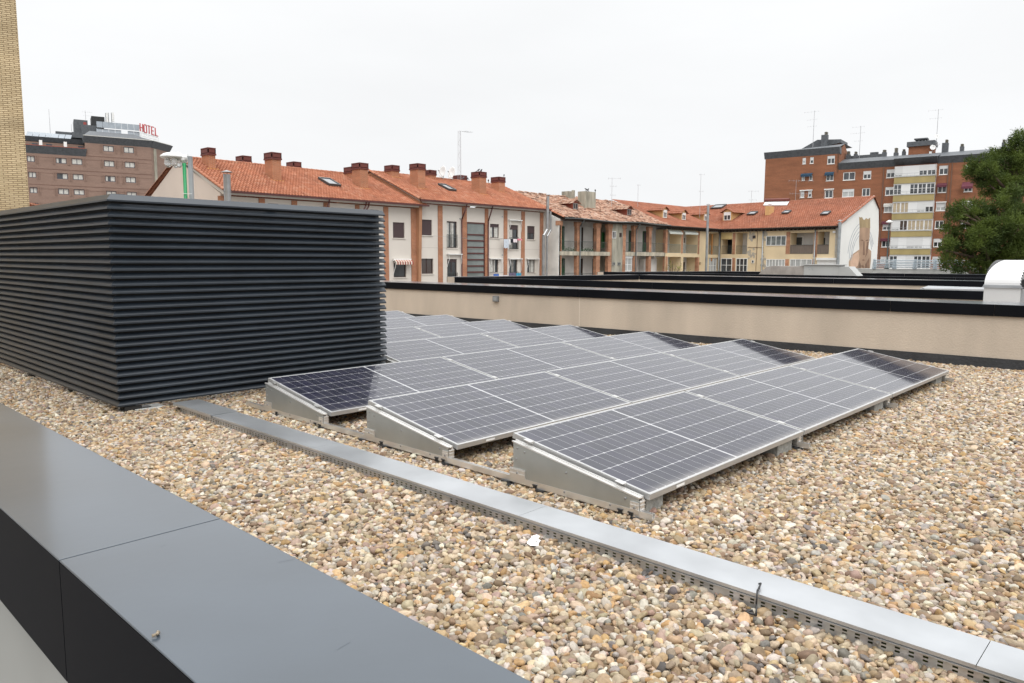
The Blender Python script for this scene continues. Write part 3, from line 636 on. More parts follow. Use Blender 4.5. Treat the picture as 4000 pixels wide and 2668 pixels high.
def window(par, F, r, d=-.12, fm=None, gm=None, cols=2, rows=1, shutter=0, curtain=None, fw=.05, sill=True, sillm=None, closed=None, name='window', label=None):
    """frame with mullions; pane, roller shutter, curtain and sill are its sub-parts"""
    a, b, c, e = r; fm = fm or m_wood; gm = gm or m_glass
    f = MB(); f.fbox(F, a, a+fw, c, e, d-.02, d+.03); f.fbox(F, b-fw, b, c, e, d-.02, d+.03); f.fbox(F, a+fw, b-fw, e-fw, e, d-.02, d+.03); f.fbox(F, a+fw, b-fw, c, c+fw, d-.02, d+.03)
    for i in range(1, cols): x = a+(b-a)*i/cols; f.fbox(F, x-fw*.5, x+fw*.5, c+fw, e-fw, d-.02, d+.022)
    for i in range(1, rows): z = c+(e-c)*i/rows; f.fbox(F, a+fw, b-fw, z-fw*.35, z+fw*.35, d-.019, d+.019)
    o = f.build(name, fm, par, recalc=True)
    if label: o['label'] = label
    g = MB(); g.poly([F.w(a, c, d-.005), F.w(b, c, d-.005), F.w(b, e, d-.005), F.w(a, e, d-.005)]); g.build('pane', gm, o)
    if shutter > 0:
        h = (e-c)*shutter; s = MB(); s.fbox(F, a+.01, b-.01, e-h, e-.005, d+.031, d+.05); s.build('shutter', closed or m_shut, o)
    if curtain:
        for (u0, u1, cm) in curtain:
            s = MB(); n = 10; xa = a+(b-a)*u0; xb = a+(b-a)*u1
            for k in range(n):
                t0, t1 = k/n, (k+1)/n; q0, q1 = .006*(k % 2), .006*((k+1) % 2)
                s.poly([F.w(xa+(xb-xa)*t0, c+fw, d+.002+q0), F.w(xa+(xb-xa)*t1, c+fw, d+.002+q1), F.w(xa+(xb-xa)*t1, e-fw, d+.002+q1), F.w(xa+(xb-xa)*t0, e-fw, d+.002+q0)])
            s.build('curtain', cm, o, recalc=False)
    if sill:
        s = MB(); s.fbox(F, a-.06, b+.06, c-.06, c-.002, -.02+0*d, .06); s.build('sill', sillm or m_stucco, o)
    return o
m_curt = mat('curtain_cloth', (.55, .54, .50), .9, 0, .2, 6)
def part_box(par, name, m, F, r, d0, d1, label=None):
    b = MB(); b.fbox(F, *r, d0, d1); o = b.build(name, m, par)
    if label: o['label'] = label
    return o
def railing(par, F, r, d=.05, m=None, step=.12, name='railing', bamboo=False):
    a, b, c, e = r; q = MB(); m = m or m_iron
    q.fbox(F, a, b, e-.03, e, d-.015, d+.015); q.fbox(F, a, b, c, c+.03, d-.015, d+.015); n = max(2, int((b-a)/step))
    for i in range(n+1):
        x = a+(b-a)*i/n; q.fbox(F, x-.009, x+.009, c+.03, e-.03, d-.009, d+.009)
    return q.build(name, m, par)
def awning_case(par, F, r, arm=.9, d=.16):
    a, b, c, e = r; q = MB(); q.fbox(F, a, b, c, e, d-.14, d+.05)
    q.bar(F.w(a+.1, c, d), F.w(a+.12, c-arm*.35, d+.06), .018); q.bar(F.w(a+.12, c-arm*.35, d+.06), F.w(a+.02, c-arm, .05), .018)
    q.bar(F.w(b-.1, c, d), F.w(b-.12, c-arm*.35, d+.06), .018); q.bar(F.w(b-.12, c-arm*.35, d+.06), F.w(b-.02, c-arm, .05), .018)
    return q.build('awning_case', m_white, par)
def tile_roof(par, P0, U, V, lu, lv, m, name='roof', pitch=.21, row=.36, jit=0, amp=.07, wave=0, cut=None):
    """real roll tiles: P0 eave corner, U unit along the eave, V unit up the slope"""
    P0 = np.array(P0, float); U = np.array(U, float); V = np.array(V, float); N = np.cross(U, V); N /= np.linalg.norm(N)
    if N[2] < 0: N = -N
    nt_ = max(1, int(round(lu/pitch))); nr = max(1, int(round(lv/row))); pu = lu/nt_; pv = lv/nr
    prof = [(0, 0), (.12, .62), (.3, 1), (.48, .62), (.6, 0), (.8, -.12)]
    rg = np.random.default_rng(int(abs(P0[0]*100)) % 1000+1)
    b = MB(); V_, F_, UVs = [], [], []
    for i in range(nr):
        for k in range(nt_):
            if cut and not cut((k+.5)*pu, (i+.5)*pv): continue
            j1, j2 = (rg.normal(0, jit, 2) if jit else (0, 0)); js = rg.normal(0, jit*.7) if jit else 0
            i0 = len(V_)
            for (v, hh) in ((i*pv-.045-abs(js), .040+j1), (i*pv+pv, .0+j1*.3)):
                for (o, h) in prof+[(1.0, 0)]:
                    u = (k+o)*pu + js*.5; wv = wave*(math.sin(u*.55+1)*math.cos(v*.7)+.5*math.sin(u*1.3+v))
                    V_.append(P0+U*u+V*v+N*(h*amp+hh+wv))
            n = len(prof)+1
            for q in range(n-1):
                F_.append((i0+q, i0+q+1, i0+n+q+1, i0+n+q)); t = i if q < 5 and q < 3 or q == 3 else i+50
                UVs.append([(k+.3, i+.3), (k+.6, i+.3), (k+.6, i+.7), (k+.3, i+.7)] if q < 4 else [(k+.3+200, i+.3), (k+.6+200, i+.3), (k+.6+200, i+.7), (k+.3+200, i+.7)])
            # butt end of the tile, closes the step
            F_.append((i0, i0+1, i0+2, i0+3, i0+4)); UVs.append([(k+.4, i+.4)]*5)
    b.v = [tuple(p) for p in V_]; b.f = F_; b.uv = UVs
    return b.build(name, m, par, smooth=False, recalc=False)
def slab(mb, P0, U, V, lu, lv, t0, t1):
    P0 = np.array(P0, float); U = np.array(U, float); V = np.array(V, float); N = np.cross(U, V); N /= np.linalg.norm(N)
    if N[2] < 0: N = -N
    c = lambda u, v, h: P0+U*u+V*v+N*h
    return mb.hexa([c(0, 0, t0), c(lu, 0, t0), c(lu, lv, t0), c(0, lv, t0), c(0, 0, t1), c(lu, 0, t1), c(lu, lv, t1), c(0, lv, t1)])
def ridge_caps(par, A, B, m, r=.13, jit=0, name='ridge_tiles', every=.4):
    A = Vector(tuple(map(float, A))); B = Vector(tuple(map(float, B))); L_ = (B-A).length; n = int(L_/every); d = (B-A)/n; q = MB()
    z = d.normalized(); x = z.cross(Vector((0, 0, 1))).normalized(); y = x.cross(z)
    for i in range(n):
        a = A+d*i; b_ = A+d*(i+1.12); i0 = len(q.v); off = Vector((0, 0, random.gauss(0, jit))) if jit else Vector((0, 0, 0))
        for (c, rr) in ((a, r*1.08), (b_, r*.9)):
            for k in range(7):
                t = PI*k/6; q.v.append(tuple(c+off+x*rr*math.cos(t)+y*rr*math.sin(t)*.8))
        for k in range(6): q.f.append((i0+k, i0+k+1, i0+8+k, i0+7+k)); q.uv.append([(i+.5, 900.5)]*4)
        q.f.append(tuple(i0+k for k in range(7))); q.uv.append([(i+.5, 900.5)]*7)
    return q.build(name, m, par, recalc=False)
def brick_box(par, name, m, x0, x1, y0, y1, z0, z1): b = MB(); b.box(x0, x1, y0, y1, z0, z1); return b.build(name, m, par)
def chimney(par, x0, x1, y0, y1, zb, zt, caph=.62):
    c = brick_box(par, 'chimney', m_brk, x0, x1, y0, y1, zb, zt-caph-.1)
    b = MB(); b.box(x0-.05, x1+.05, y0-.05, y1+.05, zt-caph-.12, zt-caph-.02); b.box(x0+.02, x1-.02, y0+.02, y1-.02, zt-caph-.02, zt-.06)
    for k in range(4):
        z = zt-caph+.03+k*(caph-.12)/4; b.box(x0-.03, x1+.03, y0-.03, y1+.03, z, z+.055)
    for (px, py) in ((x0-.03, y0-.03), (x1-.03, y0-.03), (x0-.03, y1-.03), (x1-.03, y1-.03)): b.box(px, px+.06, py, py+.06, zt-caph-.02, zt-.03)
    b.box(x0-.035, x1+.035, y0-.035, y1+.035, zt-.06, zt); b.build('chimney_cap', m_capred, c)
    b = MB(); b.box(x0-.12, x1+.12, y0-.14, y0, zb+.30, zb+.52); b.build('flashing', mat('ochre_mortar', (.55, .29, .10), .9, 0, .2, 3), c)
    return c
def downpipe(par, pts, r=.055, m=None): b = MB(); b.tube(pts, r, 8); return b.build('downpipe', m or m_gutter, par, smooth=True)

# ---------------------------------------------------------------- white terraced house block
YF = 40.5
FW_ = Face((0, YF), 90, k3)            # s = x
def W3(x0, y0, x1, y1): return FW_.rect(x0, y0, x1, y1)
XL, XM, XR = 17.03, 31.75, 46.05
RY, RZ, EZ = YF+5.5, 7.55, 5.12; SL = math.atan2(RZ-EZ, 6.0); vU = np.array([1, 0, 0]); vV = np.array([0, math.cos(SL), math.sin(SL)])
r = empty('terraced_house', (XL, YF, -7.5), 'left white house of the tiled terrace with plain gable and orange brick pilasters', 'house', 'tiled houses behind the roof')
winL = [W3(397, 790, 530, 968), W3(405, 1255, 550, 1420)]
b = MB(); wall_holes(b, FW_, XL, XM, -7.5, EZ-.28, winL); b.build('front_wall', m_stucco, r)
b = MB(); Gx = lambda a, z, d: (XL+d, a, z)
b.prism([(YF, -7.5), (YF, EZ-.15), (RY, RZ-.12), (YF+11, EZ-.15), (YF+11, -7.5)], Gx, 0, .25); b.build('gable_wall', m_stucco2, r)
tile_roof(r, (XL-.1, YF-.5, EZ-.02), vU, vV, XM+.75-XL, 6.0/math.cos(SL), m_tile)
vB = np.array([0, -math.cos(SL), math.sin(SL)])
tile_roof(r, (XL-.1, YF+11.5, EZ-.02), vU, vB, XM-XL, 6.0/math.cos(SL), m_tile, name='rear_roof', row=.9)
b = MB(); slab(b, (XL, YF-.45, EZ-.02), vU, vV, XM+.6-XL, 6/math.cos(SL)-.1, -.22, -.03); b.build('eaves_soffit', m_stucco, r)
ridge_caps(r, (XL-.1, RY, RZ+.0), (XM, RY, RZ+.0), m_tile)
ridge_caps(r, (XL-.02, YF-.55, EZ+.03), (XL-.02, RY, RZ+.05), m_tile, r=.12, name='verge_tiles'); ridge_caps(r, (XL-.02, YF+11.5, EZ+.03), (XL-.02, RY, RZ+.05), m_tile, r=.12, name='verge_tiles')
b = MB(); b.box(XL-.05, XM+.7, YF-.66, YF-.53, EZ-.12, EZ+.0); b.build('gutter', m_gutter, r)
for (x0, x1) in ((270, 330), (685, 745), (1018, 1074), (1345, 1405), (1668, 1710), (1957, 2003)):
    a, c = FW_.uv(x0, 700, .05, k2)[0], FW_.uv(x1, 700, .05, k2)[0]; part_box(r, 'brick_pilaster', m_brk, FW_, (a, c, -7.5, EZ-.3), -.02, .06)
part_box(r, 'brick_pilaster', m_brk, FW_, (FW_.uv(603, 900)[0], FW_.uv(664, 900)[0], -7.5, EZ-.3), -.02, .06)
window(r, FW_, winL[0], shutter=.95); o = window(r, FW_, winL[1], cols=1)
a = W3(390, 1218, 590, 1238)
b = MB(); n = 14
m_str1 = mat('awning_cream', (.68, .62, .52), .8); m_str2 = mat('awning_red', (.30, .05, .04), .8)
for j, mm in enumerate((m_str1, m_str2)):
    b = MB()
    for k in range(j, n, 2):
        u0 = a[0]+(a[1]-a[0])*k/n; u1 = a[0]+(a[1]-a[0])*(k+1)/n
        b.poly([FW_.w(u0, a[2]-.02, .42), FW_.w(u1, a[2]-.02, .42), FW_.w(u1, a[2]-.20, .43), FW_.w((u0+u1)/2, a[2]-.24, .43), FW_.w(u0, a[2]-.20, .43)])
        b.poly([FW_.w(u0, a[3]+.05, .1), FW_.w(u1, a[3]+.05, .1), FW_.w(u1, a[2]-.02, .42), FW_.w(u0, a[2]-.02, .42)])
    b.build('striped_awning', mm, r, recalc=False)
awning_case(r, FW_, (a[0], a[1], a[2]+.04, a[3]+.08), 1.0)
def roof_pt(p, yb=YF-.5, zb=EZ, sl=SL): return onplane(p, (0, yb, zb), (0, -math.sin(sl), math.cos(sl)))
def chim_at(par, kx, x0, x1, ytop, ybase, depth=.95, back=None, caph=.34):
    if back is None:
        q0 = roof_pt(kx((x0+x1)/2, ybase)); y0 = q0[1]; zb = q0[2]-.5
    else: y0 = back; zb = RZ-1.6
    # the side visible at left is the chimney's own side wall; x1 is the front right corner
    xr = ony(kx(x1, ybase), y0)[0]; xl = ony(kx(x0+(x1-x0)*.42, ybase), y0)[0]
    zt = ony(kx(x1, ytop), y0)[2]
    return chimney(par, xl, xr, y0, y0+depth, zb, zt, caph)
for args in ((120, 243, 127, 335), (755, 915, 177, 455), (1655, 1800, 283, 537)): chim_at(r, k2, *args)
for args, yb in (((460, 605, 210, 290), RY+.5), ((987, 1113, 270, 345), RY+.6), ((1588, 1690, 322, 435), RY-1.3)): chim_at(r, k2, *args, back=yb)
def skylight(par, corners, mglass, base=None):
    P = [np.array(c) for c in corners]; n = np.cross(P[1]-P[0], P[3]-P[0]); n /= np.linalg.norm(n); n = n if n[2] > 0 else -n
    f = MB(); cen = sum(P)/4
    for i in range(4):
        a, b_ = P[i], P[(i+1) % 4]; ai = a+(cen-a)*.16; bi = b_+(cen-b_)*.16
        f.hexa([a, b_, bi, ai, a+n*.16, b_+n*.16, bi+n*.16, ai+n*.16])
    o = f.build('skylight', mat('skylight_frame', (.06, .06, .06), .4), par)
    g = MB(); g.poly([p+(cen-p)*.16+n*.12 for p in P]); g.build('pane', mglass, o, recalc=False)
m_sky = mat('skylight_glass', (.10, .11, .12), .05, spec=1, coat=1)
def sky_at(par, kx, x0, y0, x1, y1, rp=roof_pt, w=.8, h=1.2, sl=SL, ud=vU, vd=vV):
    c = np.array(rp(kx((x0+x1)/2, (y0+y1)/2))); c = c+np.array([0, 0, .06])
    skylight(par, [c-ud*w/2-vd*h/2, c+ud*w/2-vd*h/2, c+ud*w/2+vd*h/2, c-ud*w/2+vd*h/2], m_sky)
sky_at(r, k2, 1300, 445, 1505, 535, w=.95, h=1.5)
for x, y, xb in ((1380, 690, 1340), (1755, 690, 1715)):
    q = FW_.uv(x, y-20, .3, k2)[0]; q2 = FW_.uv(xb, 750, .12, k2)[0]; downpipe(r, [(q, YF-.6, EZ-.1), (q, YF-.5, EZ-.35), (q2, YF-.12, EZ-1.25), (q2, YF-.12, -7.5)])
downpipe(r, [(FW_.uv(65, 575)[0], YF-.6, EZ-.1), (FW_.uv(65, 575)[0], YF-.5, EZ-.4), (FW_.uv(20, 650)[0], YF-.12, EZ-1.2), (FW_.uv(20, 650)[0], YF-.12, -7.5)])
houseL = r
# right hand white house
EZ2 = EZ+.37; RZ2 = RZ+.37
r = empty('terraced_house', (XM, YF, -7.5), 'right white house of the terrace with glazed stairwell and slightly higher tiled roof', 'house', 'tiled houses behind the roof')
wins = dict(a=W3(720, 758, 845, 938), b=W3(725, 1205, 860, 1380), c=W3(1015, 778, 1132, 1083), d=W3(1020, 1210, 1132, 1500), st=W3(1242, 790, 1448, 1430), e=W3(1512, 808, 1615, 968), f=W3(1510, 1215, 1607, 1367),
            g=W3(1732, 820, 1835, 1100), h=W3(1732, 1218, 1825, 1440), i=W3(1938, 832, 2025, 985), j=W3(1938, 1220, 2027, 1367))
b = MB(); wall_holes(b, FW_, XM, XR, -7.5, EZ2-.28, list(wins.values())); b.build('front_wall', m_stucco, r)
b = MB(); b.prism([(YF, -7.5), (YF-.45, EZ2-.15), (RY, RZ2-.1), (YF+11, EZ2-.15), (YF+11, -7.5)], lambda a, z, d: (XM+d, a, z), -.06, .2); b.build('side_wall', mat('brown_verge_render', (.40, .20, .11), .9, 0, .15, 1), r)
tile_roof(r, (XM-.15, YF-.5, EZ2-.02), vU, vV, XR+.45-XM+.15, 6.0/math.cos(SL), m_tile)
tile_roof(r, (XM-.15, YF+11.5, EZ2-.02), vU, vB, XR+.6-XM, 6.0/math.cos(SL), m_tile, name='rear_roof', row=.9)
b = MB(); slab(b, (XM, YF-.45, EZ2-.02), vU, vV, XR+.2-XM, 6/math.cos(SL)-.1, -.22, -.03); b.build('eaves_soffit', m_stucco, r)
ridge_caps(r, (XM-.1, RY, RZ2), (XR+.3, RY, RZ2), m_tile)
ridge_caps(r, (XM-.1, YF-.55, EZ2+.03), (XM-.1, RY, RZ2+.05), m_tile, r=.13, name='verge_tiles')
b = MB(); b.box(XM-.1, XR+.2, YF-.66, YF-.53, EZ2-.12, EZ2); b.build('gutter', m_gutter, r)
for (x0, x1) in ((912, 962), (1190, 1240), (1450, 1487), (1667, 1705), (1868, 1906), (2082, 2118)):
    part_box(r, 'brick_pilaster', m_brk, FW_, (FW_.uv(x0, 900)[0], FW_.uv(x1, 900)[0], -7.5, EZ2-.3), -.02, .06)
part_box(r, 'floor_joint', mat('joint_line', (.50, .45, .40), .9), FW_, (XM+.1, XR-.1, 2.02, 2.045), -.01, .006)
window(r, FW_, wins['a'], shutter=.98); window(r, FW_, wins['b'], gm=mat('brown_glass', (.06, .045, .04), .08, spec=.8))
window(r, FW_, wins['c'], shutter=.04, curtain=[(.02, .28, m_curt), (.42, .75, m_curt)], name='balcony_door'); window(r, FW_, wins['d'], shutter=.12, name='balcony_door')
w_ = wins['c']; railing(r, FW_, (w_[0]-.02, w_[1]+.02, w_[2]+.05, w_[2]+1.02)); w_ = wins['d']; railing(r, FW_, (w_[0]-.02, w_[1]+.02, w_[3]-2.2, w_[3]-1.05))
m_stair = mat('stair_glass', (.20, .225, .215), .12, 0, .25, .6, spec=.7)
a, c, z0, z1 = wins['st']; f = MB()
for z in [FW_.uv(1340, y)[1] for y in (797, 932, 1000, 1076, 1145, 1218, 1290, 1360, 1425)]: f.fbox(FW_, a+.05, c-.05, z-.055, z+.055, -.06, .03)
f.fbox(FW_, a, a+.06, z0, z1, -.06, .03); f.fbox(FW_, c-.06, c, z0, z1, -.06, .03); o = f.build('stair_window', m_gutter, r)
g = MB(); g.poly([FW_.w(a, z0, -.03), FW_.w(c, z0, -.03), FW_.w(c, z1, -.03), FW_.w(a, z1, -.03)]); g.build('pane', m_stair, o)
window(r, FW_, wins['e'], shutter=.22, curtain=[(.0, .32, m_curt), (.5, .95, m_curt)]); window(r, FW_, wins['f'], curtain=[(.0, .7, m_curt)])
window(r, FW_, wins['g'], shutter=.18, name='balcony_door', curtain=[(.1, .45, m_curt)]); window(r, FW_, wins['h'], name='balcony_door', curtain=[(.4, .6, m_curt)])
w_ = wins['g']; railing(r, FW_, (w_[0]-.02, w_[1]+.02, w_[2]+.05, w_[2]+1.0)); w_ = wins['h']; railing(r, FW_, (w_[0]-.02, w_[1]+.02, w_[3]-1.9, w_[3]-1.0))
window(r, FW_, wins['i'], shutter=.52); window(r, FW_, wins['j'], curtain=[(.4, .95, m_curt)])
for q in ((1010, 1150, 1178, 1160), (1495, 1203, 1640, 1212), (1715, 1204, 1868, 1213), (1718, 760, 1865, 770), (1922, 1205, 2065, 1213)): awning_case(r, FW_, W3(*q), .95)
for args in ((330, 470, 138, 270), (620, 770, 120, 400), (1332, 1468, 213, 465), (1563, 1683, 272, 440)):
    q0 = roof_pt(k3((args[0]+args[1])/2, args[3]), zb=EZ2); y0 = q0[1]; xr = ony(k3(args[1], args[3]), y0)[0]; xl = ony(k3(args[0]+(args[1]-args[0])*.42, args[3]), y0)[0]
    chimney(r, xl, xr, y0, y0+.95, q0[2]-.5, ony(k3(args[1], args[2]), y0)[2], .34)
for args, yb in (((775, 893, 193, 310), RY-.35), ((1120, 1243, 253, 325), RY+.5)):
    xr = ony(k3(args[1], args[3]), yb)[0]; xl = ony(k3(args[0]+(args[1]-args[0])*.4, args[3]), yb)[0]; chimney(r, xl, xr, yb, yb+.95, RZ2-1.0, ony(k3(args[1], args[2]), yb)[2], .30)
sky_at(r, k3, 915, 360, 1120, 450, rp=lambda p: roof_pt(p, zb=EZ2), w=.8, h=1.45)
for x, xb in ((1238, 1187), (1533, 1493)):
    q, q2 = FW_.uv(x, 590, .5)[0], FW_.uv(xb, 690, .12)[0]; downpipe(r, [(q, YF-.6, EZ2-.1), (q, YF-.5, EZ2-.35), (q2, YF-.12, EZ2-1.25), (q2, YF-.12, -7.5)])
for (x, y) in ((963, 678), (1165, 748), (1652, 725), (1652, 1165)):
    part_box(r, 'wall_vent', m_zinc, FW_, W3(x-6, y-7, x+6, y+7), -.01, .02)
q0 = W3(697, 945, 1200, 965); b = MB(); b.bar(FW_.w(q0[0], q0[3], .5), FW_.w(q0[1], q0[2], .5), .008); b.bar(FW_.w(q0[0], q0[3], 0), FW_.w(q0[0], q0[3], .55), .02); b.bar(FW_.w(q0[1], q0[2], 0), FW_.w(q0[1], q0[2], .55), .02); b.build('clothes_line', m_zinc, r)
houseR = r
# laundry
def cloth(par_label, r, col, name='hanging_laundry', group='laundry on the lines of the white house'):
    a, b_, c, e = r; q = MB(); n = 6
    for i in range(n):
        u0, u1 = a+(b_-a)*i/n, a+(b_-a)*(i+1)/n; f0 = .04*math.sin(i*1.7); f1 = .04*math.sin((i+1)*1.7); z = c+.04*math.sin(i*2.1); z2 = c+.04*math.sin((i+1)*2.1)
        q.hexa([FW_.w(u0, z, .50+f0), FW_.w(u1, z2, .50+f1), FW_.w(u1, z2, .53+f1), FW_.w(u0, z, .53+f0), FW_.w(u0, e, .50), FW_.w(u1, e, .50), FW_.w(u1, e, .51), FW_.w(u0, e, .51)])
    tag(q.build(name, mat('cloth_%d_%d_%d' % tuple(int(99*v) for v in col), col, .9, 0, .12, 5)), par_label, 'laundry', group)
for lb, q, col in (('pale blue towel hanging left of the upper balcony door', (1668, 982, 1728, 1085), (.55, .60, .66)), ('small white garment next to the pale blue towel', (1729, 982, 1745, 1045), (.75, .74, .74)), ('black garment hanging in the middle of the upper line', (1748, 980, 1775, 1025), (.02, .02, .03)),
                   ('white shirt with pink marks hanging on the upper line', (1778, 980, 1822, 1020), (.75, .66, .68)), ('bright pink garment at the right end of the upper line', (1825, 977, 1878, 997), (.65, .20, .25)),
                   ('blue sheet on the lower line at its left end', (1550, 1382, 1612, 1440), (.05, .13, .42)), ('row of white garments on the lower line', (1615, 1395, 1720, 1425), (.66, .64, .66)), ('dark and white clothes below the lower balcony door', (1728, 1368, 1808, 1425), (.12, .10, .16)), ('turquoise cloth at the right end of the lower line', (1812, 1372, 1870, 1430), (.03, .25, .38))):
    cloth(lb, FW_.rect(*q, d=.5), col)
b = MB(); 
for (y, xa, xb_) in ((978, 1660, 1885), (1365, 1540, 1885)):
    p, q = FW_.uv(xa, y, .5), FW_.uv(xb_, y, .5); b.bar(FW_.w(p[0], p[1], .5), FW_.w(q[0], q[1], .5), .01); b.bar(FW_.w(p[0], p[1], 0), FW_.w(p[0], p[1], .5), .015); b.bar(FW_.w(q[0], q[1], 0), FW_.w(q[0], q[1], .5), .015)
b.build('clothes_line', m_iron, houseR)
# flues
def flue(name, label, pts, r, cap=True, m=None, cat='flue'):
    b = MB(); b.tube([tuple(map(float, p)) for p in pts], r, 14); top = pts[0]
    L_ = (Vector(pts[0])-Vector(pts[1])).length; n = int(L_/1.0)
    for k in range(1, n+1):
        p = Vector(pts[0])+(Vector(pts[1])-Vector(pts[0]))*k/(n+1); b.lathe((p.x, p.y, p.z-.02), [(r, 0), (r*1.1, .005), (r*1.1, .035), (r, .04)], 14)
    o = b.build(name, m or m_steel, smooth=False); tag(o, label, cat)
    if cap:
        c = MB(); t = Vector(pts[0]); c.lathe((t.x, t.y, t.z+.12), [(.0001, .13), (r*1.7, .0), (r*1.65, -.015), (.0001, .0)], 14)
        for k in range(4): a = PI/4+k*PI/2; c.bar((t.x+r*.9*math.cos(a), t.y+r*.9*math.sin(a), t.z-.02), (t.x+r*.9*math.cos(a), t.y+r*.9*math.sin(a), t.z+.14), .012)
        c.build('rain_cap', m_steel, o)
    return o
q = ony(k2(355, 395), YF-1.4); flue('steel_flue', 'tall shiny steel flue with conical cap at the gable end of the terrace', [(q[0], q[1], q[2]), (q[0], q[1], -7.5)], .20)
yf = YF-1.2
P = [ony(k3(*c), yf) for c in ((2175, 490), (2168, 870), (2125, 945), (2118, 1200))]; flue('steel_flue', 'bent steel flue climbing the blank wall beside the old galleried house', P[:3]+[(P[2][0], P[2][1], -7.5)], .13)
P = [(p[0]+.34, p[1]-.1, p[2]-.05) for p in P]; flue('steel_flue', 'second parallel bent steel pipe beside the capped flue', [(P[0][0]-.1, P[0][1], P[0][2]-1.2), P[1], P[2], (P[2][0], P[2][1], -7.5)], .09, cap=False)
# lattice mast, dishes, birds
def lattice(name, label, base, h, w_=.16, seg=None, arms=()):
    r = MB(); x, y, z = base
    for k in range(3):
        a = 2*PI*k/3; r.bar((x+w_*math.cos(a), y+w_*math.sin(a), z), (x+w_*.8*math.cos(a), y+w_*.8*math.sin(a), z+h), .016, seg=4)
    n = int(h/.35)
    for i in range(n):
        k = i % 3; a = 2*PI*k/3; a2 = 2*PI*((k+1) % 3)/3; z0 = z+h*i/n; z1 = z+h*(i+1)/n
        r.bar((x+w_*math.cos(a), y+w_*math.sin(a), z0), (x+w_*math.cos(a2), y+w_*math.sin(a2), z1), .008, seg=3)
    o = r.build(name, mat('mast_steel', (.40, .40, .41), .6, .3)); tag(o, label, 'antenna mast', 'roof aerials')
    return o
def aerial(name, label, base, h, arms, r0=.03, dirv=(1, 0)):
    r = MB(); x, y, z = map(float, base); r.bar((x, y, z), (x, y, z+h), r0, r0*.7, seg=6); o = r.build(name, mat('mast_steel', (.40, .40, .41), .6, .3)); tag(o, label, 'aerial', 'roof aerials')
    for (zz, ln, n, el) in arms:
        b = MB(); dx, dy = dirv; b.bar((x-dx*ln*.3, y-dy*ln*.3, z+h*zz), (x+dx*ln*.7, y+dy*ln*.7, z+h*zz), .010)
        for k in range(n):
            t = -.3+k/(max(1, n-1)); cx, cy = x+dx*ln*t, y+dy*ln*t; b.bar((cx-dy*el/2, cy+dx*el/2, z+h*zz), (cx+dy*el/2, cy-dx*el/2, z+h*zz), .008, seg=3); b.bar((cx, cy, z+h*zz-el*.3), (cx, cy, z+h*zz+el*.3), .008, seg=3)
        b.build('antenna_bar', mat('mast_steel', (.40, .40, .41), .6, .3), o)
    return o
b0_ = ony(k3(1163, 312), RY+.3); tp = ony((1795, 512), RY+.3); o = lattice('antenna_mast', 'slim lattice mast on the ridge of the right white house', (b0_[0], b0_[1], RZ2-.3), tp[2]-RZ2+.3)
b = MB(); b.bar((b0_[0]-.1, RY+.3, tp[2]), (b0_[0]+1.1, RY+.3, tp[2]+.05), .011)
for k in range(4): b.bar((b0_[0]+.6+k*.25, RY, tp[2]+.05), (b0_[0]+.6+k*.25, RY+.6, tp[2]+.05), .01)
b.build('antenna_bar', m_zinc, o)
def dish(label, c, R, n=(-.6, -.75, .25), mount=.6):
    nv = Vector(n).normalized(); r = MB(); prof = [(R*t, .22*R*t*t) for t in (.001, .25, .5, .75, 1.0)]; r.lathe(c, prof+[(R*.98, .235*R), (R*.7, .13*R), (.001, .02)], 20, tuple(nv))
    o = r.build('satellite_dish', m_white, smooth=True); tag(o, label, 'satellite dish', 'satellite dishes')
    q = Vector(c)+nv*R*.9; b = MB(); low = Vector(c)+Vector((0, 0, -R*.9))+nv*.1; b.bar(low, q, .015); b.lathe(q, [(.0001, -.05), (.05, -.04), (.05, .06), (.0001, .07)], 8, tuple(nv)); b.bar(Vector(c)-nv*.03, (c[0], c[1], c[2]-mount), .03); b.build('feed_arm', m_zinc, o)
for x, y, lb in ((972, 213, 'left oval satellite dish on the ridge of the right white house'), (1080, 222, 'right oval satellite dish, beside the lattice mast')):
    q = ony(k3(x, y), RY-.2); dish(lb, tuple(q), .50, (-.97, .1, .2), 1.0)
def bird(p, label, s=1.0, yaw=0.0):
    r = MB(); c, sn = math.cos(yaw), math.sin(yaw); Rp = lambda x, z: (p[0]+c*x*s, p[1]+sn*x*s, p[2]+z*s)
    r.lathe(Rp(-.14, .10), [(.001, 0), (.05*s, .06*s), (.065*s, .14*s), (.045*s, .22*s), (.02*s, .27*s)], 8, (c*.8, sn*.8, .6)); r.lathe(Rp(.09, .25), [(.001, -.035*s), (.032*s, 0), (.001, .04*s)], 8); r.bar(Rp(.10, .26), Rp(.15, .255), .008*s, .002); r.bar(Rp(-.1, .13), Rp(-.30, .03), .035*s, .02*s, seg=4)
    r.bar(Rp(0, .12), Rp(0, -.02), .008*s); r.bar(Rp(.03, .12), Rp(.03, -.02), .008*s); tag(r.build('pigeon', mat('pigeon_grey', (.09, .09, .10), .7, 0, .4, 12), smooth=True), label, 'bird', 'pigeons on the roofs')
for i, (x, y, lb) in enumerate(((1208, 330, 'grey pigeon on the ridge just right of the lattice mast'), (1252, 335, 'grey pigeon on the ridge between the mast and the tall chimney'), (1300, 325, 'grey pigeon standing upright left of the tall chimney'), (1492, 345, 'pigeon on the ridge between the last two chimneys of the white houses'))):
    q = ony(k3(x, y), RY-.1); bird((q[0], q[1], RZ2+.10), lb, 1.05, i*1.3)
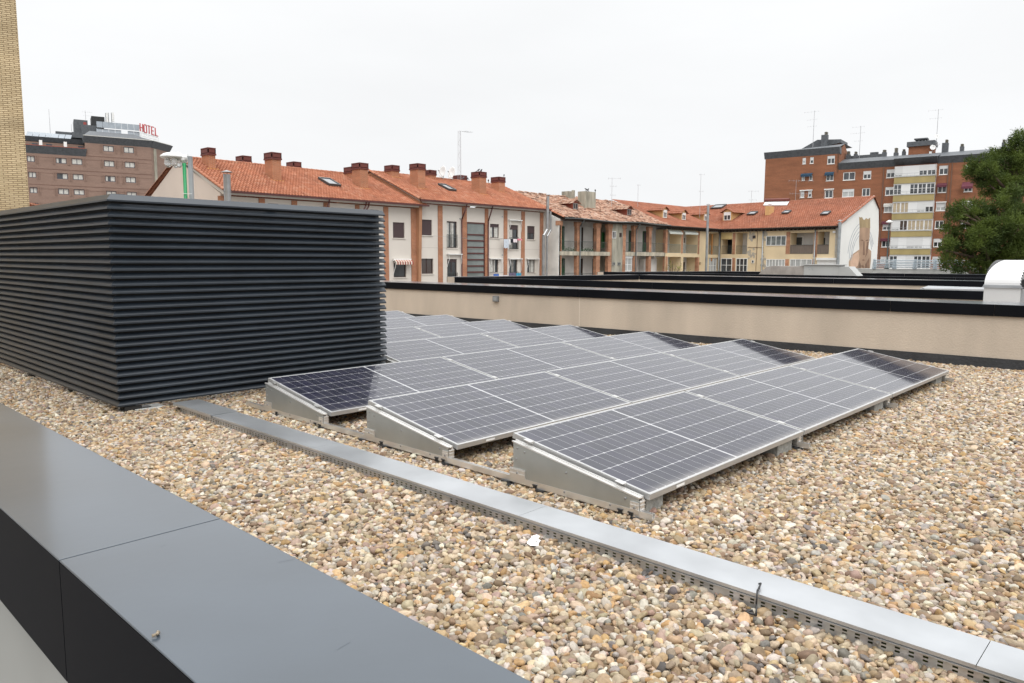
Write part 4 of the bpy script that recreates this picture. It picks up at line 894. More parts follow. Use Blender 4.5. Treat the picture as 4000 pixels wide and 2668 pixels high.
for x, y, lb in ((1382, 215, 'pigeon perched on top of the tall chimney, left one'), (1412, 219, 'pigeon perched on top of the tall chimney, right one'), (1672, 273, 'pigeon on the cap of the rightmost white house chimney')):
    q0 = roof_pt(k3(1400 if x < 1500 else 1623, 465 if x < 1500 else 440), zb=EZ2); q = ony(k3(x, y), q0[1]+.3); bird(tuple(q), lb, 1.05, x)
# ---------------------------------------------------------------- old galleried house
YR = 38.85; XE = 63.12
FR = Face((0, YR), 90, k4)
def R4(x0, y0, x1, y1, d=0): return FR.rect(x0, y0, x1, y1, d)
r = empty('galleried_house', (XR, YR, -7.5), 'derelict house with open balconies, old brick piers and sagging weathered tile roof', 'house', 'tiled houses behind the roof')
EZr = 4.72; q = onx(k4(975, 275), XE); RYr, RZr = q[1], q[2]
q = roof_pt(k4(100, 200)); RYr = YR+6.2; RZr = 7.30
b = MB(); b.prism([(YR, -7.5), (YR, EZr-.1), (YR+1.65, EZr+.58), (YR+1.65, -7.5)], lambda a, z, d: (XR+d, a, z), .0, .25); b.build('side_wall', m_ruin, r)
DB = -1.45
holes = []
b = MB(); b.fbox(FR, XR+.25, XE, -7.5, EZr-.05, DB-.2, DB); b.build('back_wall', m_ruin, r)
SLr = math.atan2(RZr-EZr, RYr-YR+.45); vVr = np.array([0, math.cos(SLr), math.sin(SLr)]); Lr = (RYr-YR+.45)/math.cos(SLr)
tile_roof(r, (XR+.2, YR-.45, EZr), vU, vVr, XE-XR-.1, Lr, m_tile_old, jit=.022, wave=.07, amp=.065, pitch=.23)
vBr = np.array([0, -math.cos(SLr), math.sin(SLr)]); tile_roof(r, (XR-.6, 2*RYr-YR+.45, EZr), vU, vBr, XE-XR+.7, Lr, m_tile_old, name='rear_roof', row=.9)
ridge_caps(r, (XR-.8, RYr, RZr+.05), (XE, RYr, RZr+.02), m_tile_old, jit=.035)
ridge_caps(r, (XR+.2, YR-.45, EZr+.05), (XR+.2, RYr, RZr+.05), m_tile, name='verge_tiles')
b = MB(); slab(b, (XR+.25, YR-.4, EZr), vU, vVr, XE-XR-.3, Lr-.2, -.24, -.08); b.build('eaves_boards', m_timb, r)
b = MB(); b.tube([(XR+.2+k*.85, YR-.52, EZr-.03+.045*math.sin(k*.6)) for k in range(21)], .06, 6); b.build('gutter', mat('grey_gutter', (.10, .11, .11), .5, .2), r)
for (x0, x1) in ((396, 424), (603, 637), (825, 867), (962, 1000), (1128, 1160), (1256, 1292), (1428, 1457)):
    a, c = FR.uv(x0, 720)[0], FR.uv(x1, 720)[0]; part_box(r, 'brick_pier', m_brk_old, FR, (a, c, -7.5, EZr-.25), -.35, .0)
    part_box(r, 'brick_pier_head', m_brk_old, FR, (a-.12, c+.12, EZr-.62, EZr-.24), -.34, .012)
m_slabc = mat('stained_slab', (.42, .38, .30), .9, 0, .35, 1.2, .2, 6, streak=(2, 2, .5))
for q in ((398, 890, 975, 935), (1152, 897, 1602, 940)):
    t = R4(*q); part_box(r, 'balcony_slab', m_slabc, FR, t, DB, .03)
t = R4(1000, 590, 1127, 1400); st_ = part_box(r, 'stucco_bay', m_conc2, FR, (t[0], t[1], -7.5, EZr-.2), -1.4, -.02)
for q, fm_ in (((1003, 655, 1045, 738), m_white), ((1088, 675, 1110, 722), m_wood), ((1003, 1010, 1035, 1048), m_conc), ((1063, 1010, 1100, 1048), m_conc)): window(r, FR, R4(*q), d=.0, fm=fm_, sill=False, fw=.05)
for q in ((425, 768, 600, 886), (650, 775, 822, 888), (867, 783, 945, 890), (1160, 783, 1252, 892), (1292, 788, 1425, 893), (1458, 793, 1602, 895), (420, 1135, 590, 1250), (650, 1137, 805, 1250), (862, 1137, 937, 1250)): railing(r, FR, R4(*q), -.05, step=.14)
def door(q, m, lb=None, F=FR, d=DB, par=None, top=0):
    t = F.rect(*q, d=d); b = MB(); b.fbox(F, *t, d, d+.06); o = b.build('door', m, par or r); f = MB(); f.fbox(F, t[0]+.12, t[1]-.12, t[2]+(t[3]-t[2])*.45, t[3]-.15, d+.06, d+.075); f.build('door_pane', m_glass, o)
for q, m in (((425, 600, 450, 870), m_green), ((648, 612, 664, 885), m_timb), ((780, 622, 812, 880), m_timb), ((1192, 650, 1246, 890), m_green), ((1352, 655, 1408, 890), m_green), ((425, 968, 455, 1160), m_green), ((640, 970, 660, 1160), m_timb), ((775, 975, 805, 1160), m_timb), ((890, 1030, 940, 1160), m_timb), ((1347, 980, 1393, 1130), m_wood)): door(q, m)
t = FR.rect(885, 668, 946, 850, d=-.9); part_box(r, 'green_panel', mat('bright_green_panel', (.03, .16, .04), .6, 0, .3, 1), FR, t, -.95, -.9)
t = R4(1147, 965, 1243, 1115); window(r, FR, t, d=-.15, fm=m_white, cols=2, rows=2, sill=False, gm=m_glasl); part_box(r, 'shutter_box', m_white, FR, (t[0], t[1], t[3], t[3]+.35), -.2, -.08)
part_box(r, 'partition', m_ruin, FR, (FR.uv(1458, 800)[0], XE-.1, -7.5, 1.3), -1.4, -.9)
for x in (632, 1276): q = FR.uv(x, 700, .06)[0]; downpipe(r, [(q+.1, YR-.45, EZr-.1), (q, YR-.12, EZr-.6), (q, YR-.12, -7.5)], .06, mat('grey_gutter', (.10, .11, .11)))
# plants on balcony
b = MB(); rg = np.random.default_rng(5)
for q in ((430, 872, 595, 886), (655, 872, 815, 888)):
    t = R4(*q)
    for k in range(140):
        a = rg.uniform(t[0], t[1]); z = t[2]+abs(rg.normal(0, .16)); d = rg.uniform(-.3, -.05); s_ = .06; b.poly([FR.w(a, z, d), FR.w(a+s_, z+s_*.5, d+.02), FR.w(a+s_*.3, z+s_*1.3, d)])
tag(b.build('balcony_plants', mat('balcony_leaf', (.04, .09, .03), .8), recalc=False), 'low green plants overgrowing the upper balcony floor of the derelict house', 'plants')
def roofr(p): return onplane(p, (0, YR-.45, EZr+.05), (0, -math.sin(SLr), math.cos(SLr)))
def concrete_stack(q, lb):
    x0, x1, yt, yb = q; p = roofr(k4((x0+x1)/2, yb)); xl = ony(k4(x0, yb), p[1])[0]; xr = ony(k4(x1, yb), p[1])[0]; zt = ony(k4(x1, yt), p[1])[2]
    b = MB(); b.box(xl, xr, p[1], p[1]+.9, p[2]-.6, zt); b.build('chimney', m_conc2, r)
    return xl, xr, p[1], zt
t = concrete_stack((692, 812, 208, 400), ''); concrete_stack((503, 553, 200, 280), '')
p = ony(k4(567, 250), RYr-.3); b = MB(); b.box(p[0]-.12, p[0]+.12, p[1], p[1]+.25, RZr-.6, ony(k4(567, 185), p[1])[2]); b.build('chimney', m_conc2, r)
for x, y, lb in ((700, 208, 'pigeon at the left edge of the concrete chimney'), (727, 210, 'pigeon beside the left pigeon on the concrete chimney'), (808, 208, 'pigeon at the right edge of the concrete chimney')):
    p = ony(k4(x, y), t[2]+.2); bird((p[0], p[1], t[3]), lb, 1.1, x)
def dormer(par, face, x0, x1, yb, yt, kx, rp, mwall, mroof, fwd, side, back=2.2, wincol=m_white, glass=None, sh=0, over=.25):
    """front-facing dormer: x0..x1 its front, yb foot, yt eave (pixels)"""
    p = rp(kx((x0+x1)/2, yb)); f = Face((p[0], p[1]), math.degrees(math.atan2(side[0], side[1])), kx); f.n = np.array([fwd[0], fwd[1], 0.0])
    a = f.rect(x0, yt, x1, yb); rise = .45; w2 = (a[1]-a[0])/2; mid = (a[0]+a[1])/2
    b = MB(); b.prism([(a[0], a[2]-.3), (a[1], a[2]-.3), (a[1], a[3]), (mid, a[3]+rise*w2*1.2), (a[0], a[3])], lambda s, z, d: f.w(s, z, d), -back, 0); o = b.build('dormer', mwall, par)
    for sgn in (-1, 1):
        e = mid+sgn*(w2+over); U = -f.n; V = f.e*(-sgn)*(w2+over); V = np.array([V[0], V[1], rise*w2*1.2+over*.5]); lv = np.linalg.norm(V)
        tile_roof(o, f.w(e, a[3]-over*.45, .2), U, V/lv, back+.2, lv, mroof, name='dormer_roof', pitch=.2, amp=.05, jit=.015 if mroof is m_tile_old else 0)
    w4 = (a[1]-a[0])*.12
    window(par, f, (a[0]+w4, a[1]-w4, a[2]+.05, a[3]-.05), d=.02, fm=wincol, gm=glass, shutter=sh, closed=m_white, sill=False, fw=.07, name='dormer_window')
    return o
m_dred = mat('dormer_red', (.25, .07, .045), .9, 0, .2, 2)
dormer(r, None, 545, 612, 412, 328, k4, roofr, m_dred, m_tile_old, (0, -1), (1, 0), back=3.0, wincol=mat('grey_wood', (.22, .21, .20), .8))
dormer(r, None, 1168, 1226, 478, 395, k4, roofr, m_dred, m_tile_old, (0, -1), (1, 0), back=3.0, wincol=mat('grey_wood', (.22, .21, .20), .8))
# ---------------------------------------------------------------- yellow house, left wing
XC = 74.4; EZy = 4.60
r = empty('yellow_house', (XE, YR, -7.5), 'ochre corner house with recessed balconies, dormers and painted white gable', 'house', 'tiled houses behind the roof')
t = [R4(*q) for q in ((1638, 635, 1795, 905), (1818, 640, 1985, 910), (1635, 950, 1788, 1500), (1812, 955, 1980, 1500), (2110, 680, 2232, 925), (2105, 962, 2210, 1500), (1998, 1010, 2020, 1045))]
b = MB(); wall_holes(b, FR, XE, XC, -7.5, EZy-.3, t, reveal=1.4); b.build('front_wall', m_yel, r)
b = MB(); b.fbox(FR, XE+.1, XC+3, -7.5, EZy+.1, -1.6, -1.4); b.build('recess_wall', mat('recess_white', (.66, .66, .65), .9, 0, .06, 1), r)
for (x0, x1, y0, y1) in ((1614, 1637, 640, 905), (1797, 1814, 645, 910), (1986, 2004, 655, 920), (1610, 1632, 945, 1300), (1978, 1996, 955, 1300)):
    t_ = R4(x0, y0, x1, y1); part_box(r, 'brick_pier', m_brk_old, FR, t_, -.3, .03)
for q in ((1638, 805, 1793, 903), (1818, 812, 1983, 908), (2112, 825, 2232, 922)): railing(r, FR, R4(*q), -.06, step=.11, m=mat('grey_green_railing', (.16, .20, .19), .6))
for q, m in (((1682, 705, 1715, 860), m_white), ((1815, 715, 1838, 850), m_white), ((1900, 720, 1962, 905), m_zinc), ((1890, 1015, 1958, 1200), m_zinc), ((1800, 1010, 1830, 1200), m_timb), ((1700, 1000, 1740, 1200), m_white)): door(q, m, d=-1.4, par=r)
m_awn = mat('pale_awning', (.60, .63, .58), .8)
for q in ((1640, 640, 1792, 680), (1818, 650, 1970, 685)):
    t_ = R4(*q); b = MB(); n = 12
    for k in range(n):
        u0 = t_[0]+(t_[1]-t_[0])*k/n; u1 = t_[0]+(t_[1]-t_[0])*(k+1)/n; b.poly([FR.w(u0, t_[3], -.1), FR.w(u1, t_[3], -.1), FR.w(u1, t_[2]+.08, .25), FR.w(u0, t_[2]+.08, .25)]); b.poly([FR.w(u0, t_[2]+.08, .25), FR.w(u1, t_[2]+.08, .25), FR.w(u1, t_[2]-.05, .25), FR.w((u0+u1)/2, t_[2]-.12, .25), FR.w(u0, t_[2]-.05, .25)])
    b.build('scalloped_awning', m_awn, r, recalc=False)
t_ = R4(2112, 690, 2230, 920); 
for k, (u0, u1) in enumerate(((0, .28), (.33, .62), (.72, 1.0))): part_box(r, 'wood_panel', mat('orange_wood', (.34, .15, .04), .7, 0, .2, 1.5), FR, (t_[0]+(t_[1]-t_[0])*u0, t_[0]+(t_[1]-t_[0])*u1, t_[2], t_[3]), -1.38, -1.3)
part_box(r, 'wood_post', mat('orange_wood', (.34, .15, .04)), FR, R4(2146, 690, 2158, 1000), -.1, -.02)
t_ = R4(2105, 970, 2205, 1130); window(r, FR, t_, d=-.1, fm=m_white, cols=3, rows=2, sill=False, gm=m_glasl)
SLy = math.radians(22.5); vVy = np.array([0, math.cos(SLy), math.sin(SLy)]); q = onx(k4(975, 275), XE)
q_e = YR-.45; RYy = min(q[1], YR+6.8); Ly = (RYy-q_e)/math.cos(SLy)
tile_roof(r, (XE+.02, q_e, EZy+.02), vU, vVy, 23, Ly, m_tile_red, cut=lambda u, v: u < 11.7+v*.95)
b = MB(); slab(b, (XE, q_e+.03, EZy), vU, vVy, 12.6, 2.4, -.2, -.03); b.build('eaves_boards', m_timb, r)
b = MB()
for k in range(26): x = XE+.25+k*.44; b.box(x, x+.12, q_e-.02, YR, EZy-.26, EZy-.10)
b.build('rafter_ends', m_timb, r)
b = MB(); b.bar((XE, q_e-.08, EZy), (XC-.4, q_e-.08, EZy), .06, seg=6); b.build('gutter', m_timb, r)
def roofy(p): return onplane(p, (0, q_e, EZy+.07), (0, -math.sin(SLy), math.cos(SLy)))
m_ochre = mat('ochre_dormer', (.60, .37, .16), .9, 0, .06, 1)
for q in ((1580, 1634, 507, 405), (1797, 1850, 530, 440), (2052, 2100, 538, 455)): dormer(r, None, q[0], q[1], q[2], q[3], k4, roofy, m_ochre, m_tile_red, (0, -1), (1, 0), back=3.4, sh=.35, over=.28)
# right wing
yw = 185.0; e = np.array([math.sin(math.radians(yw)), math.cos(math.radians(yw)), 0]); WA = np.array([XC, 38.6, 0.0]); WL = 13.38
FG = Face(WA, yw, k5); gv = -FG.n                       # gv points away from the viewer (into the house)
def R5(x0, y0, x1, y1, d=0): return FG.rect(x0, y0, x1, y1, d)
hl = dict(b1=R5(370, 737, 500, 918), b2=R5(548, 655, 685, 918), b3=R5(1212, 655, 1498, 912), b4=R5(1547, 640, 1690, 915), w1=R5(755, 692, 790, 725), w2=R5(742, 990, 772, 1028), g=R5(920, 693, 1165, 813),
          l1=R5(360, 968, 497, 1400), l2=R5(545, 968, 685, 1400), l3=R5(912, 980, 1143, 1400), l4=R5(1203, 978, 1477, 1400), l5=R5(1535, 985, 1782, 1400))
b = MB(); wall_holes(b, FG, 0, WL, -7.5, EZy-.3, [hl[k] for k in ('b1', 'b2', 'b3', 'b4')], reveal=1.4, d=0); 
b.build('wing_wall', m_yel, r)
b = MB(); b.fbox(FG, -1.35, WL-.1, -7.5, EZy+.05, -1.7, -1.4); b.build('recess_wall', mat('recess_white', (.66, .66, .65)), r)
window(r, FG, hl['g'], d=.03, fm=m_white, cols=4, sill=False, gm=mat('pale_reflecting_glass', (.16, .18, .18), .1, 0, .5, 1.5, spec=.8), fw=.06)
window(r, FG, hl['w1'], d=.03, fm=m_wood, sill=False, cols=1); window(r, FG, hl['w2'], d=.03, fm=m_white, sill=False, cols=1)
for k_, cc in (('l1', 2), ('l2', 3), ('l3', 6), ('l4', 4)):
    a = hl[k_]; window(r, FG, (a[0], a[1], a[3]-2.3, a[3]), d=.03, fm=m_white, cols=cc, rows=3, sill=False, gm=m_glasl if cc > 3 else m_glass, fw=.07)
a = hl['l5']; part_box(r, 'roller_shutter', m_white, FG, (a[0], a[1], a[2], a[3]), .0, .04); part_box(r, 'shutter_box', m_white, FG, (a[0]-.05, a[1]+.03, a[3]-.06, a[3]+.18), .0, .2)
a = R5(370, 657, 500, 735); part_box(r, 'yellow_blind', mat('yellow_blind', (.62, .47, .22), .8, 0, .1, 3, streak=(8, 8, .1)), FG, a, -.1, .04)
for (x0, x1, y0, y1) in ((507, 540, 660, 918), (1162, 1210, 645, 915), (1502, 1545, 640, 950), (497, 532, 965, 1300), (1146, 1190, 980, 1300), (1480, 1500, 978, 1300)):
    part_box(r, 'brick_pier', m_brk_old, FG, R5(x0, y0, x1, y1), -.3, .03)
for q in ((370, 815, 500, 918), (548, 815, 685, 918)): railing(r, FG, R5(*q), -.06, step=.12)
m_bam = mat('bamboo_screen', (.26, .20, .16), .9, 0, .25, 4, streak=(14, 14, .2))
for q in ((1212, 803, 1486, 912), (1547, 800, 1678, 912)): railing(r, FG, R5(*q), .02, step=.12); part_box(r, 'bamboo_screen', m_bam, FG, R5(*q), -.06, -.03)
for q, m in (((1270, 695, 1372, 910), m_white), ((1575, 700, 1655, 910), m_white)): door(q, m, F=FG, d=-1.4, par=r)
part_box(r, 'dark_room', m_dark, FG, FG.rect(375, 737, 500, 918, d=-1.3), -1.38, -1.3)
b = MB(); rg = np.random.default_rng(11)
for (cx, cy, sx, sy, n) in ((735, 700, 42, 55, 26), (905, 680, 26, 50, 18), (735, 920, 42, 45, 22), (880, 1000, 26, 90, 20)):
    for k in range(n):
        x = rg.normal(cx, sx*.5); y = rg.normal(cy, sy*.5); u, z = FG.uv(x, y); s_ = rg.uniform(.06, .2); m_ = 7
        b.poly([FG.w(u+s_*rg.uniform(.6, 1.1)*math.cos(2*PI*j/m_), z+s_*rg.uniform(.6, 1.1)*math.sin(2*PI*j/m_), .003+.0002*k) for j in range(m_)])
b.build('bare_plaster_patch', mat('bare_plaster', (.40, .36, .30), .95, 0, .15, 2), r, recalc=False)
for x, y0, m in ((1525, 590, m_zinc), (885, 600, m_zinc), (352, 620, m_zinc)):
    u, z = FG.uv(x, y0, .1); downpipe(r, [FG.w(u, z, .12), FG.w(u, -7.5, .12)], .065, m)
u, z = FG.uv(815, 600, .03); b = MB(); b.tube([FG.w(u, z, .03), FG.w(FG.uv(790, 1120, .03)[0], -1, .03)], .022, 5); u0, z0 = FG.uv(690, 835, .03); u1, z1 = FG.uv(885, 835, .03); b.tube([FG.w(u0, z0, .03), FG.w(u1, z1, .03)], .018, 5); b.build('wall_cable', m_gutter, r)
part_box(r, 'window_unit', m_white, FG, R5(1738, 632, 1768, 660), .0, .12)
RWr = 7.9; gd = 7.6; slw = math.atan2(RWr-EZy, gd+.4); U = FG.e; Vw = np.array([gv[0]*math.cos(slw), gv[1]*math.cos(slw), math.sin(slw)])
P0w = FG.w(-10.5, EZy+.02, .45); Lw = (gd+.4)/math.cos(slw)
tile_roof(r, P0w, U, Vw, WL+10.5+.1, Lw, m_tile_red, name='wing_roof', cut=lambda u, v: u > 10.3-v*1.05)
b = MB(); slab(b, FG.w(-1.6, EZy, .42), U, Vw, WL+1.6, 2.2, -.2, -.03); b.build('eaves_boards', m_timb, r)
b = MB()
for k in range(29): u = .3+k*.45; b.fbox(FG, u, u+.12, EZy-.28, EZy-.10, 0, .42)
b.build('rafter_ends', m_timb, r)
b = MB(); b.bar(FG.w(.2, EZy-.02, .5), FG.w(WL+.05, EZy-.02, .5), .06, seg=6); b.build('gutter', m_timb, r)
# back slope and ridge
RA = np.array(P0w)+U*0+Vw*Lw; RB = RA+U*(WL+10.6)
ridge_caps(r, RA+U*.2, RB, m_tile_red)
Vb = np.array([-gv[0], -gv[1], 0])*.8+np.array([0, 0, 1.0])*.6
ridge_caps(r, FG.w(WL+.12, EZy+.08, .45), RB, m_tile_red, r=.16, name='verge_tiles')
b = MB(); p = FG.w(WL+.04, EZy+.2, .3); b.bar((p[0], p[1], p[2]), tuple(RB+np.array([0, 0, .08])), .06); b.build('verge_flashing', m_white, r)
# gable with painted figure
FGab = Face(FG.w(WL, 0, 0), math.degrees(math.atan2(gv[0], gv[1])), k5)   # s grows away from the viewer
pk = FGab.uv(2180, 250); bk = FGab.uv(2237, 372); bk2 = FGab.uv(2255, 585); fe = FGab.uv(1838, 580)
zR = RWr+.05
g_end = bk[0]+0
b = MB(); b.prism([(0, -7.5), (0, EZy+.05), (gd, zR), (gd+1.6, zR-1.3), (gd+1.9, zR-3.3), (gd+1.8, -7.5)], lambda s, z, d: FGab.w(s, z, d), -.3, 0); b.build('gable_wall', mat('white_gable', (.74, .74, .71), .85, 0, .04, .6), r)
ridge_caps(r, RB, FGab.w(gd+1.7, zR-1.35, 0), m_tile_red, name='verge_tiles'); ridge_caps(r, FGab.w(gd+1.65, zR-1.4, 0), FGab.w(gd+2.0, zR-3.3, 0), m_tile_red, name='verge_tiles')
def mural(name, pts, m, d=.003, lab=None):
    b = MB(); b.poly([FGab.w(*FGab.uv(x, y), d) for x, y in pts]); return b
PM = dict(robe=mat('mural_brown_wash', (.40, .275, .19), .9, 0, .35, .7, detail=6, streak=(1, 1, .4)), skin=mat('mural_skin', (.37, .245, .165), .9, 0, .2, .8, detail=6), crown=mat('mural_ochre', (.36, .27, .15), .9, 0, .3, 1.2, detail=6, streak=(3, 3, .3)), grey=mat('mural_grey', (.42, .44, .46), .9, 0, .2, 2), lite=mat('mural_light', (.62, .42, .30), .9, 0, .15, 1), dk=mat('mural_dark', (.20, .12, .08), .9, 0, .3, 2))
b = mural('x', [(1925, 1139), (1930, 1010), (1960, 930), (2030, 880), (2060, 860), (2170, 850), (2205, 880), (2200, 1000), (2185, 1139)], 0, .003); b.build('mural_shoulders', PM['robe'], r, recalc=False)
b = mural('x', [(1950, 1010), (1985, 925), (2045, 890), (2060, 960), (2040, 1060), (1990, 1100), (1950, 1080)], 0, .004); b.build('mural_arm', PM['lite'], r, recalc=False)
b = mural('x', [(2062, 590), (2190, 585), (2185, 700), (2165, 880), (2130, 1010), (2110, 1060), (2085, 1050), (2062, 960), (2055, 760)], 0, .005); b.build('mural_face', PM['skin'], r, recalc=False)
b = mural('x', [(2055, 460), (2075, 470), (2090, 462), (2105, 490), (2120, 500), (2140, 475), (2165, 490), (2190, 470), (2192, 600), (2120, 590), (2062, 600)], 0, .006); b.build('mural_crown', PM['crown'], r, recalc=False)
b = MB()
for pts in ([(2068, 745), (2095, 738), (2112, 752), (2095, 760)], [(2130, 752), (2158, 738), (2172, 748), (2150, 760)], [(2085, 990), (2110, 978), (2128, 992), (2108, 1002)], [(2108, 760), (2122, 760), (2126, 930), (2100, 930)], [(2078, 1060), (2105, 1050), (2125, 1075), (2104, 1090)], [(2150, 770), (2172, 765), (2160, 900), (2132, 960)], [(2060, 1000), (2080, 1060), (2070, 1135), (2040, 1135)], [(2130, 1040), (2180, 960), (2175, 1135), (2120, 1135)]):
    b.poly([FGab.w(*FGab.uv(x, y), .0075) for x, y in pts])
b.build('mural_features', PM['dk'], r, recalc=False)
b = MB()
for (cx, cy, rx, ry, a0, a1) in ((2130, 1000, 215, 480, 1.06, 1.42), (2130, 1000, 195, 440, 1.02, 1.42), (2130, 1000, 175, 390, 1.0, 1.44), (2120, 1000, 150, 340, .98, 1.45), (2105, 900, 130, 330, -.42, -.10), (2105, 900, 118, 280, -.40, -.08), (2105, 900, 105, 240, -.35, -.05)):
    n = 12
    for k in range(n):
        t0 = a0*PI/1+(a1-a0)*PI*k/n*1; t1 = t0+(a1-a0)*PI/n; P = []
        for t, w_ in ((t0, 4), (t1, 4), (t1, -4), (t0, -4)):
            P.append(FGab.w(*FGab.uv(cx+(rx+w_)*math.cos(t), cy+(ry+w_)*math.sin(t)), .0035))
        b.poly(P)
b.build('mural_arcs', PM['grey'], r, recalc=False)
def roofw(p): return onplane(p, np.array(P0w)+np.array([0, 0, .06]), np.cross(U, Vw))
for q in ((290, 325, 380, 368, 1.6, 1.2), (715, 413, 785, 445, .95, .9), (1140, 402, 1195, 428, .8, .8), (1615, 415, 1680, 442, .8, .9)):
    sky_at(r, k5, *q[:4], rp=roofw, w=q[4], h=q[5], ud=U, vd=Vw)
dormer(r, None, 388, 500, 508, 398, k5, roofw, m_ochre, m_tile_red, FG.n, FG.e, back=3.4, sh=.4, over=.3)
p = roofw(k5(948, 440)); f_ = Face(p, yw, k5); a = f_.rect(905, 330, 962, 440); b = MB(); b.fbox(f_, a[0], a[1], a[2]-.5, a[3], -.9, 0); o = b.build('chimney', m_ochre, r)
b = MB(); c_ = f_.w((a[0]+a[1])/2, a[3], -.45); 
for k in range(8):
    t = -PI*.5+PI*k/7; 
b.fbox(f_, a[0]+.1, a[1]-.1, a[3]+.2, a[3]+.25, -.7, -.2); b.build('chimney_cap', m_tile_red, o)
# light roof terrace cut near the ridge
a0_ = np.array(roofw(k5(885, 332))); a1_ = np.array(roofw(k5(1175, 328)))
b = MB(); N_ = np.cross(U, Vw); N_ = N_ if N_[2] > 0 else -N_; N_ = N_/np.linalg.norm(N_)
Q = [np.array(roofw(k5(*c))) for c in ((885, 330), (1178, 326), (1205, 282), (910, 288))]
b.poly([q+N_*.14 for q in Q]); b.poly([Q[0]+N_*.14, Q[1]+N_*.14, Q[1], Q[0]]); b.build('roof_terrace', m_white, r, recalc=False)
b = MB(); b.bar(tuple(Q[3]+N_*.3), tuple(Q[2]+N_*.3), .18, seg=6); b.build('ridge_coping', m_capred, r)
for kx, x, yt, rr, lb, yy in ((k4, 2106, 362, .13, 'thick grey flue in front of the corner of the ochre house', YR-1.2),):
    q = ony(kx(x, yt), yy); flue('grey_flue', lb, [(q[0], q[1], q[2]), (q[0], q[1], -7.5)], rr, m=m_zinc)
u, z = FG.uv(1822, 525, .4); q = FG.w(u, z, .4); flue('grey_flue', 'grey flue at the corner between ochre front and painted gable', [(q[0], q[1], q[2]), (q[0], q[1], -7.5)], .15, m=m_zinc)
# ================================================================== street lamp by the gable
def lamp_mast():
    D = 15.0; b_ = at(k1(2118, 780), D); top = at(k1(2105, 745), D); x, y = b_[0], b_[1]
    r = empty('street_lamp', (x, y, G), 'roof mast with old style glass lantern head and a green pipe strapped to it', 'street lamp')
    rv = RI[:2]/np.linalg.norm(RI[:2]); rx, ry = rv
    b = MB(); w_ = .036; 
    c = lambda u, v, z: (x+rx*u-ry*v, y+ry*u+rx*v, z)
    b.hexa([c(-w_, -w_, -7.5), c(w_, -w_, -7.5), c(w_, w_, -7.5), c(-w_, w_, -7.5), c(-w_, -w_, top[2]), c(w_, -w_, top[2]), c(w_, w_, top[2]), c(-w_, w_, top[2])]); b.build('pole', m_zinc, r)
    g = at(k1(2083, 822), D); gx = (g[0]-x)*rx+(g[1]-y)*ry-.01
    b = MB(); b.bar(c(gx-.03, -.05, G), c(gx-.03, -.05, g[2]), .034, seg=10); b.build('green_pipe', mat('green_pipe', (.01, .24, .08), .45), r, smooth=True)
    b = MB()
    for z in (top[2]-.75, top[2]-1.6, top[2]-2.4): b.bar(c(gx-.07, -.09, z), c(.045, -.09, z), .006)
    b.build('strap', m_white, r)
    mt = mat('lamp_white', (.72, .72, .71), .25, 0, .08, 4, coat=.5)
    a = at(k1(2050, 765), D); u1 = (a[0]-x)*rx+(a[1]-y)*ry; z1 = a[2]
    b = MB(); b.bar(c(u1-.03, 0, z1), c(-w_, 0, z1+.01), .06, .07, seg=12); b.bar(c(u1-.03, 0, z1-.01), c(u1+.04, 0, z1-.01), .085, seg=8); b.build('arm_bracket', mt, r, smooth=False)
    a = at(k1(1915, 735), D); uh = (a[0]-x)*rx+(a[1]-y)*ry; zh = a[2]
    b = MB(); b.lathe(c(uh+.02, 0, zh-.02), [(.001, .085), (.08, .08), (.17, .055), (.235, .01), (.245, -.02), (.22, -.035), (.12, -.045), (.001, -.045)], 24); b.bar(c(uh+.1, 0, zh+.01), c(u1, 0, z1-.01), .075, .06, seg=12); b.build('lamp_head', mt, r, smooth=True)
    mg = bpy.data.materials.new('clear_glass'); mg.use_nodes = True; p = mg.node_tree.nodes['Principled BSDF']; p.inputs['Transmission Weight'].default_value = .75; p.inputs['Roughness'].default_value = .08; p.inputs['Base Color'].default_value = (.9, .9, .9, 1)
    for k in range(5):
        t = 2*PI*k/5+.3; cx, cy = uh+.02+.115*math.cos(t), .115*math.sin(t); b = MB()
        b.lathe(c(cx, cy, zh-.15), [(.015, .10), (.05, .07), (.066, .0), (.055, -.05), (.03, -.08), (.001, -.085)], 12); b.build('glass_shade', mg, r, smooth=True)
lamp_mast()
# ================================================================== yellow brick tower at the left
def tower():
    a, b_ = at((93, 470), 26), None
    FT = Face((a[0], a[1]), 112, lambda x, y: (x, y)); r = empty('brick_tower', (a[0], a[1], -7.5), 'tall plain wall of pale yellow brick at the left edge', 'building')
    # slab: runs from the visible right edge to the left, out of the frame
    n = FT.n; P = lambda s, d, z: FT.w(s, z, d)
    b = MB(); b.hexa([P(-16, -9, -7.5), P(-4, -9, -7.5), P(0, 0, -7.5), P(-16, 0, -7.5), P(-16, -9, 22), P(-4, -9, 22), P(0, 0, 22), P(-16, 0, 22)])
    b.build('brick_wall', m_brk_yel, r)
    c = MB(); c.hexa([P(-16.1, -9.1, 22), P(-4, -9.1, 22), P(.1, .1, 22), P(-16.1, .1, 22), P(-16.1, -9.1, 22.25), P(-4, -9.1, 22.25), P(.1, .1, 22.25), P(-16.1, .1, 22.25)]); c.build('roof_edge', m_conc2, r)
tower()
